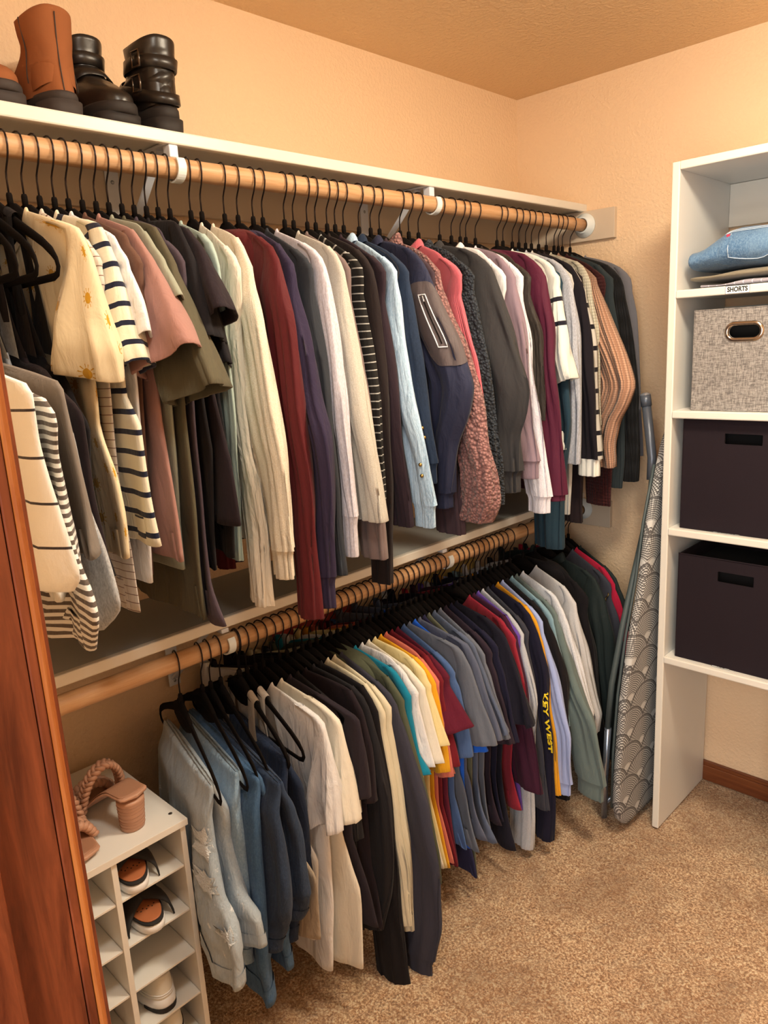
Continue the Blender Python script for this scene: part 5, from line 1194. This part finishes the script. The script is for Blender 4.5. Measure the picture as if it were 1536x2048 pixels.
# ================================================================ boots on the top shelf
M_suede = plain('tan_suede', '985a33', 0.9, bump=(120, 0.25, 0.001), vary=0.12, spec=0.2); M_bsole = plain('dark_boot_sole', '3a302a', 0.75, bump=(60, 0.2, 0.001), vary=0.1)
M_bleath = plain('black_leather', '1d1814', 0.33, bump=(26, 0.25, 0.004), vary=0.1); M_bsole2 = plain('black_boot_sole', '221c19', 0.7, bump=(60, 0.2, 0.001)); M_buck = plain('dull_buckle', '6e6255', 0.3, metal=1.0)
def boot(x, y, rz, label, m, ms, H=0.215, L=0.255, heel=0.038, black=False, lug=0.0):
    """ankle boot, heel at origin side, toe along +X"""
    t = empty('ankle_boot', (x, y, 2.0405), rz, label, 'ankle boot', None)
    n = 40
    def sec(z):
        f = (z-heel)/(H-heel); dd = z-heel
        x0 = -0.030+0.006*math.sin(PI*f)
        x1s = 0.078+0.012*f-0.008*math.sin(PI*f)
        if dd < 0.036: x1 = L-0.034-0.030*max(0, (dd-0.010)/0.026)**2
        elif dd < 0.095:
            q = (dd-0.036)/0.059; x1 = (L-0.064)*(1-q)**1.4+x1s*(1-(1-q)**1.4)
        else: x1 = x1s
        wf = 0.045+(0.039-0.045)*sstep(0.03, 0.08, dd)
        wf += 0.004*sstep(0.55, 1, f)
        return x0, x1, wf
    rings = []; K = 26
    for i in range(K+1):
        z = heel+(H-heel)*i/K; x0, x1, wf = sec(z); cx = (x0+x1)/2; hw = (x1-x0)/2; r = []
        for j in range(n):
            a = 2*PI*j/n; c, s = math.cos(a), math.sin(a)
            taper = 1.0-(0.25*max(0, -c)**1.5 if z < heel+0.05 else 0)
            dz = 0.012*c*(c > 0)*0 + (0.010*math.cos(a)**2*(i/K)**6)
            q = (cx+hw*math.copysign(abs(c)**0.85, c), wf*taper*math.copysign(abs(s)**0.8, s), z+dz)
            if black and 8 < i < 22:
                q = (q[0]+0.0018*math.sin(z*230+s*3), q[1]+0.0014*math.sin(z*190+c*4), q[2])
            r.append(q)
        rings.append(r)
    rings = [[(a+0.0018*noise.noise((a*30, b*30, c*30+rz)), b+0.0018*noise.noise((a*30+7, b*30, c*30)), c) for a, b, c in r] for r in rings]
    cx = sum(p[0] for p in rings[-1])/n
    for k, dz in ((0.96, 0.0015), (0.90, 0), (0.88, -0.05), (0.86, -0.12)): rings.append([(cx+(a-cx)*k, b*k, c+dz) for a, b, c in rings[K]])
    loft('upper', rings, m, t)
    # sole with its heel block and welt
    def outl(k, x0, x1, W, w2=None):
        out = []
        for j in range(n):
            a = 2*PI*j/n; c, s = math.cos(a), math.sin(a); q = (x0+x1)/2+(x1-x0)/2*k*math.copysign(abs(c)**0.8, c)
            out.append((q, W*k*(0.84+0.16*sstep(-0.3, 0.5, c))*math.copysign(abs(s)**0.8, s)))
        return out
    xa, xb = -0.036, L-0.026
    so = [(heel-0.014-lug, 0.97), (heel-0.012-lug, 1.0), (heel-0.001, 1.0), (heel+0.003, 0.975)]
    loft('sole', [[(a, b, z) for a, b in outl(k, xa, xb, 0.049)] for z, k in so], ms, t, None, True, True)
    loft('heel_block', [[(a, b, z) for a, b in outl(k, xa-0.001, 0.040, 0.042)] for z, k in ((0.0005, 0.93), (0.003, 0.96), (heel-0.014-lug+0.002, 1.0))], ms, t, None, True, True)
    loft('fore_tread', [[(a, b, z) for a, b in outl(k, 0.085, xb-0.006, 0.048)] for z, k in ((0.0005, 0.93), (0.004, 0.98), (heel-0.014-lug+0.002, 1.0))], ms, t, None, True, True)
    if not black:
        for s in (-1,):
            tube('back_seam', [(sec(heel+(H-heel)*k/12)[0]-0.0005, 0.003, heel+(H-heel)*k/12) for k in range(13)], 0.0011, M_bsole, t, 5)
        for s in (-1, 1):
            tube('side_seam', [(0.020+0.010*k/8, s*(sec(heel+0.02+(H-heel-0.02)*k/8)[2]+0.0005), heel+0.02+(H-heel-0.02)*k/8) for k in range(9)], 0.0010, M_bsole, t, 5)
    else:
        for zz, tilt, nm in ((H*0.80, 0.05, 'buckle_strap'), (H*0.53, 0.33, 'buckle_strap')):
            rr = []
            for dz, kk in ((-0.011, 1.015), (-0.010, 1.05), (0.010, 1.05), (0.011, 1.015)):
                r = []
                for j in range(n):
                    a = 2*PI*j/n; c, s = math.cos(a), math.sin(a); zq = zz+dz+tilt*0.05*c*1.6; x0, x1, wf = sec(zq); cx_ = (x0+x1)/2; hw = (x1-x0)/2
                    r.append((cx_+(hw+0.003)*kk*math.copysign(abs(c)**0.85, c), (wf+0.003)*kk*math.copysign(abs(s)**0.8, s), zq))
                rr.append(r)
            st = loft(nm, rr, m, t)
            zq = zz; x0, x1, wf = sec(zq); yb = (wf+0.009)*BUCKLE_SIDE
            tube('buckle', [(-0.012, yb*0.93, zq-0.014), (0.012, yb, zq-0.014), (0.012, yb, zq+0.014), (-0.012, yb*0.93, zq+0.014)], 0.0026, M_buck, st, 6, True)
    return t
BUCKLE_SIDE = 1
boot(0.052, -1.922, R(-1), 'tan suede ankle boot with its rounded toe facing out, leftmost on the top shelf', M_suede, M_bsole, 0.175, 0.25, 0.036)
boot(0.240, -1.820, R(179), 'tan suede ankle boot with its heel facing out on the top shelf', M_suede, M_bsole, 0.166, 0.25, 0.036)
boot(0.085, -1.718, R(2), 'black leather ankle boot with its thick toe facing out beside the tan pair', M_bleath, M_bsole2, 0.170, 0.225, 0.036, True, 0.004)
boot(0.242, -1.611, R(178), 'black leather boot with two buckled straps, rightmost on the top shelf', M_bleath, M_bsole2, 0.165, 0.25, 0.044, True, 0.006)
# ================================================================ ironing board leaning beside the shelf unit
def board_cover():
    t = NT('scallop_cover'); co = t.coord(); sp = t.add('ShaderNodeSeparateXYZ'); t.link(co, sp.inputs[0])
    W_, H_ = 0.165, 0.060
    X = t.math('DIVIDE', t.math('SUBTRACT', sp.outputs[1], sp.outputs[0]), W_); Y = t.math('DIVIDE', sp.outputs[2], H_)
    fl = t.math('FLOOR', Y); val = None
    # staggered rows of overlapping fans, each lower row lying over the one above
    for k in (0, 1):
        row = t.math('SUBTRACT', fl, float(k))
        off = t.math('MULTIPLY', t.math('MODULO', row, 2.0), 0.5)
        xx = t.math('SUBTRACT', t.math('FRACT', t.math('ADD', X, off)), 0.5)
        dx = t.math('MULTIPLY', xx, W_); dy = t.math('MULTIPLY', t.math('SUBTRACT', Y, row), H_)
        d = t.math('SQRT', t.math('ADD', t.math('MULTIPLY', dx, dx), t.math('MULTIPLY', dy, dy)))
        inside = t.math('LESS_THAN', d, 0.097)
        ang = t.math('ARCTAN2', dy, dx)
        arcs = t.math('SINE', t.math('MULTIPLY', d, 950.0)); spokes = t.math('SINE', t.math('MULTIPLY', ang, 60.0))
        dots = t.math('GREATER_THAN', t.math('ADD', arcs, t.math('MULTIPLY', spokes, 0.75)), -0.25)
        edge = t.math('MULTIPLY', t.math('GREATER_THAN', d, 0.090), t.math('LESS_THAN', d, 0.094))
        v = t.math('MAXIMUM', t.math('MULTIPLY', dots, t.math('GREATER_THAN', d, 0.022)), edge)
        v = t.math('SUBTRACT', 1.0, t.math('MINIMUM', v, 1.0))
        if val is None: val = v
        else: val = t.math('ADD', t.math('MULTIPLY', val, t.math('SUBTRACT', 1.0, inside)), t.math('MULTIPLY', v, inside))
    col = t.mix(val, alb('5f5a54'), alb('cfc8b9'))
    return t.fin(col, 0.9, t.bump(t.noise(18, co, 3), 0.3, 0.006))
M_cover = board_cover(); M_gtube = plain('grey_steel_tube', '73767a', 0.35, metal=0.35); M_stube = plain('silver_steel_tube', 'b9bec4', 0.25, metal=0.8); M_dkgt = plain('dark_green_grey_steel', '4d5652', 0.5)
M_capg = plain('grey_clear_cap', 'c9c9c8', 0.15, metal=0.6)
def ironing_board():
    t = empty('ironing_board', (0.700, -0.245, 0.0), 0, 'folded ironing board with a grey scallop-patterned cover leaning beside the shelf unit', 'ironing board')
    # outline in the board plane: v along height, half width w(v), front edge towards the room
    H = 1.345; lean = lambda z: 0.030*z/H
    def front(z):
        return interp([(0.010, 1.345), (-0.012, 1.325), (-0.03, 1.30), (-0.06, 1.26), (-0.085, 1.2), (-0.140, 1.03), (-0.180, 0.82), (-0.225, 0.68), (-0.265, 0.48), (-0.280, 0.25), (-0.280, 0.13), (-0.262, 0.07), (-0.235, 0.04), (-0.205, 0.022)], z)
    def back(z):
        return interp([(0.025, 1.345), (0.05, 1.31), (0.08, 1.2), (0.105, 1.0), (0.110, 0.7), (0.105, 0.3), (0.10, 0.1), (0.085, 0.05), (0.06, 0.022)], z)
    rings = []; n = 36; zs = [0.022, 0.028, 0.038, 0.05, 0.07, 0.1]+[0.1+1.16*k/40 for k in range(1, 41)]+[1.28, 1.30, 1.32, 1.335, 1.345]
    for z in zs:
        a, b = front(z), back(z); cy = (a+b)/2; hw = (b-a)/2; r = []; th = 0.0165 if 0.03 < z < 1.34 else 0.010
        for j in range(n):
            g = 2*PI*j/n; c, s = math.cos(g), math.sin(g)
            yy = cy+hw*math.copysign(abs(c)**0.9, c); xx = lean(z)+th*math.copysign(abs(s)**0.35, s)
            if s > 0: xx += 0.0035*noise.noise((yy*9, z*7, 2))+0.002
            r.append((xx-0.008, yy, z))
        rings.append(r)
    loft('padded_cover', rings, M_cover, t, None, True, True)
    # steel deck edge and folded legs on the wall side
    def tb(nm, pts, r, m, n=12): return tube(nm, pts, r, m, t, n)
    tb('deck_edge', [(-0.028+lean(z), front(z)+0.012, z) for z in (0.10, 0.3, 0.5, 0.68, 0.85, 1.03, 1.2)], 0.0045, M_dkgt, 8)
    tb('leg_brace', [(-0.052, -0.245, 0.36), (-0.046, -0.232, 0.52), (-0.030, -0.195, 0.72), (-0.026, -0.120, 0.90), (-0.036, -0.02, 1.06), (-0.052, 0.028, 1.14)], 0.0095, M_dkgt, 10)
    tb('front_leg', [(-0.086, -0.194, 0.004), (-0.074, -0.215, 0.16), (-0.050, -0.245, 0.37)], 0.0105, M_stube)
    tb('leg_foot', [(-0.056, 0.030, 1.13), (-0.062, 0.045, 1.20), (-0.088, 0.045, 1.385)], 0.0145, M_gtube, 18)
    tb('foot_cap', [(-0.085, 0.045, 1.365), (-0.0905, 0.045, 1.400)], 0.0168, M_gtube, 18)
    rr = []
    ax = Vector((-0.0055, 0.0, 0.035)).normalized(); o = Vector((-0.0905, 0.045, 1.400)); u = ax.cross(Vector((0, 1, 0))).normalized(); v = ax.cross(u)
    for r, h in ((0.0166, 0), (0.015, 0.0035), (0.010, 0.0065), (0.004, 0.008)): rr.append([tuple(o+u*r*(1+0.05*(j % 2))*math.cos(2*PI*j/24)+v*r*(1+0.05*(j % 2))*math.sin(2*PI*j/24)+ax*h) for j in range(24)])
    loft('cap_button', rr, M_capg, t, None, False, True)
    tb('rear_leg', [(-0.055, 0.105, 0.010), (-0.050, 0.09, 0.5), (-0.045, 0.06, 1.0)], 0.0105, M_stube)
    tb('cross_bar', [(-0.082, -0.200, 0.06), (-0.055, 0.105, 0.06)], 0.0075, M_stube, 8)
ironing_board()
# ================================================================ flat boxes standing behind the lower clothes
M_redbox = plain('red_card', 'a5382a', 0.7); M_palebox = plain('pale_card', 'b9b29c', 0.7); M_yelbox = plain('yellow_card', 'cfae63', 0.7)
def flatbox(y0, y1, h, top, label):
    t = empty('flat_box', (0.026, (y0+y1)/2, 0.001), 0, label, 'box', None); w = (y1-y0)/2
    box('carton', (-0.011, -w, 0), (0.011, w, h-0.035), M_palebox, t, 0.003); box('lid', (-0.0125, -w-0.002, h-0.035), (0.0125, w+0.002, h), top, t, 0.003)
flatbox(-1.30, -0.98, 0.815, M_redbox, 'pale flat carton with a red lid, standing by the wall behind the lower hangers')
flatbox(-0.66, -0.36, 0.80, M_yelbox, 'pale flat carton with a yellowish lid, standing by the wall behind the grey tees')
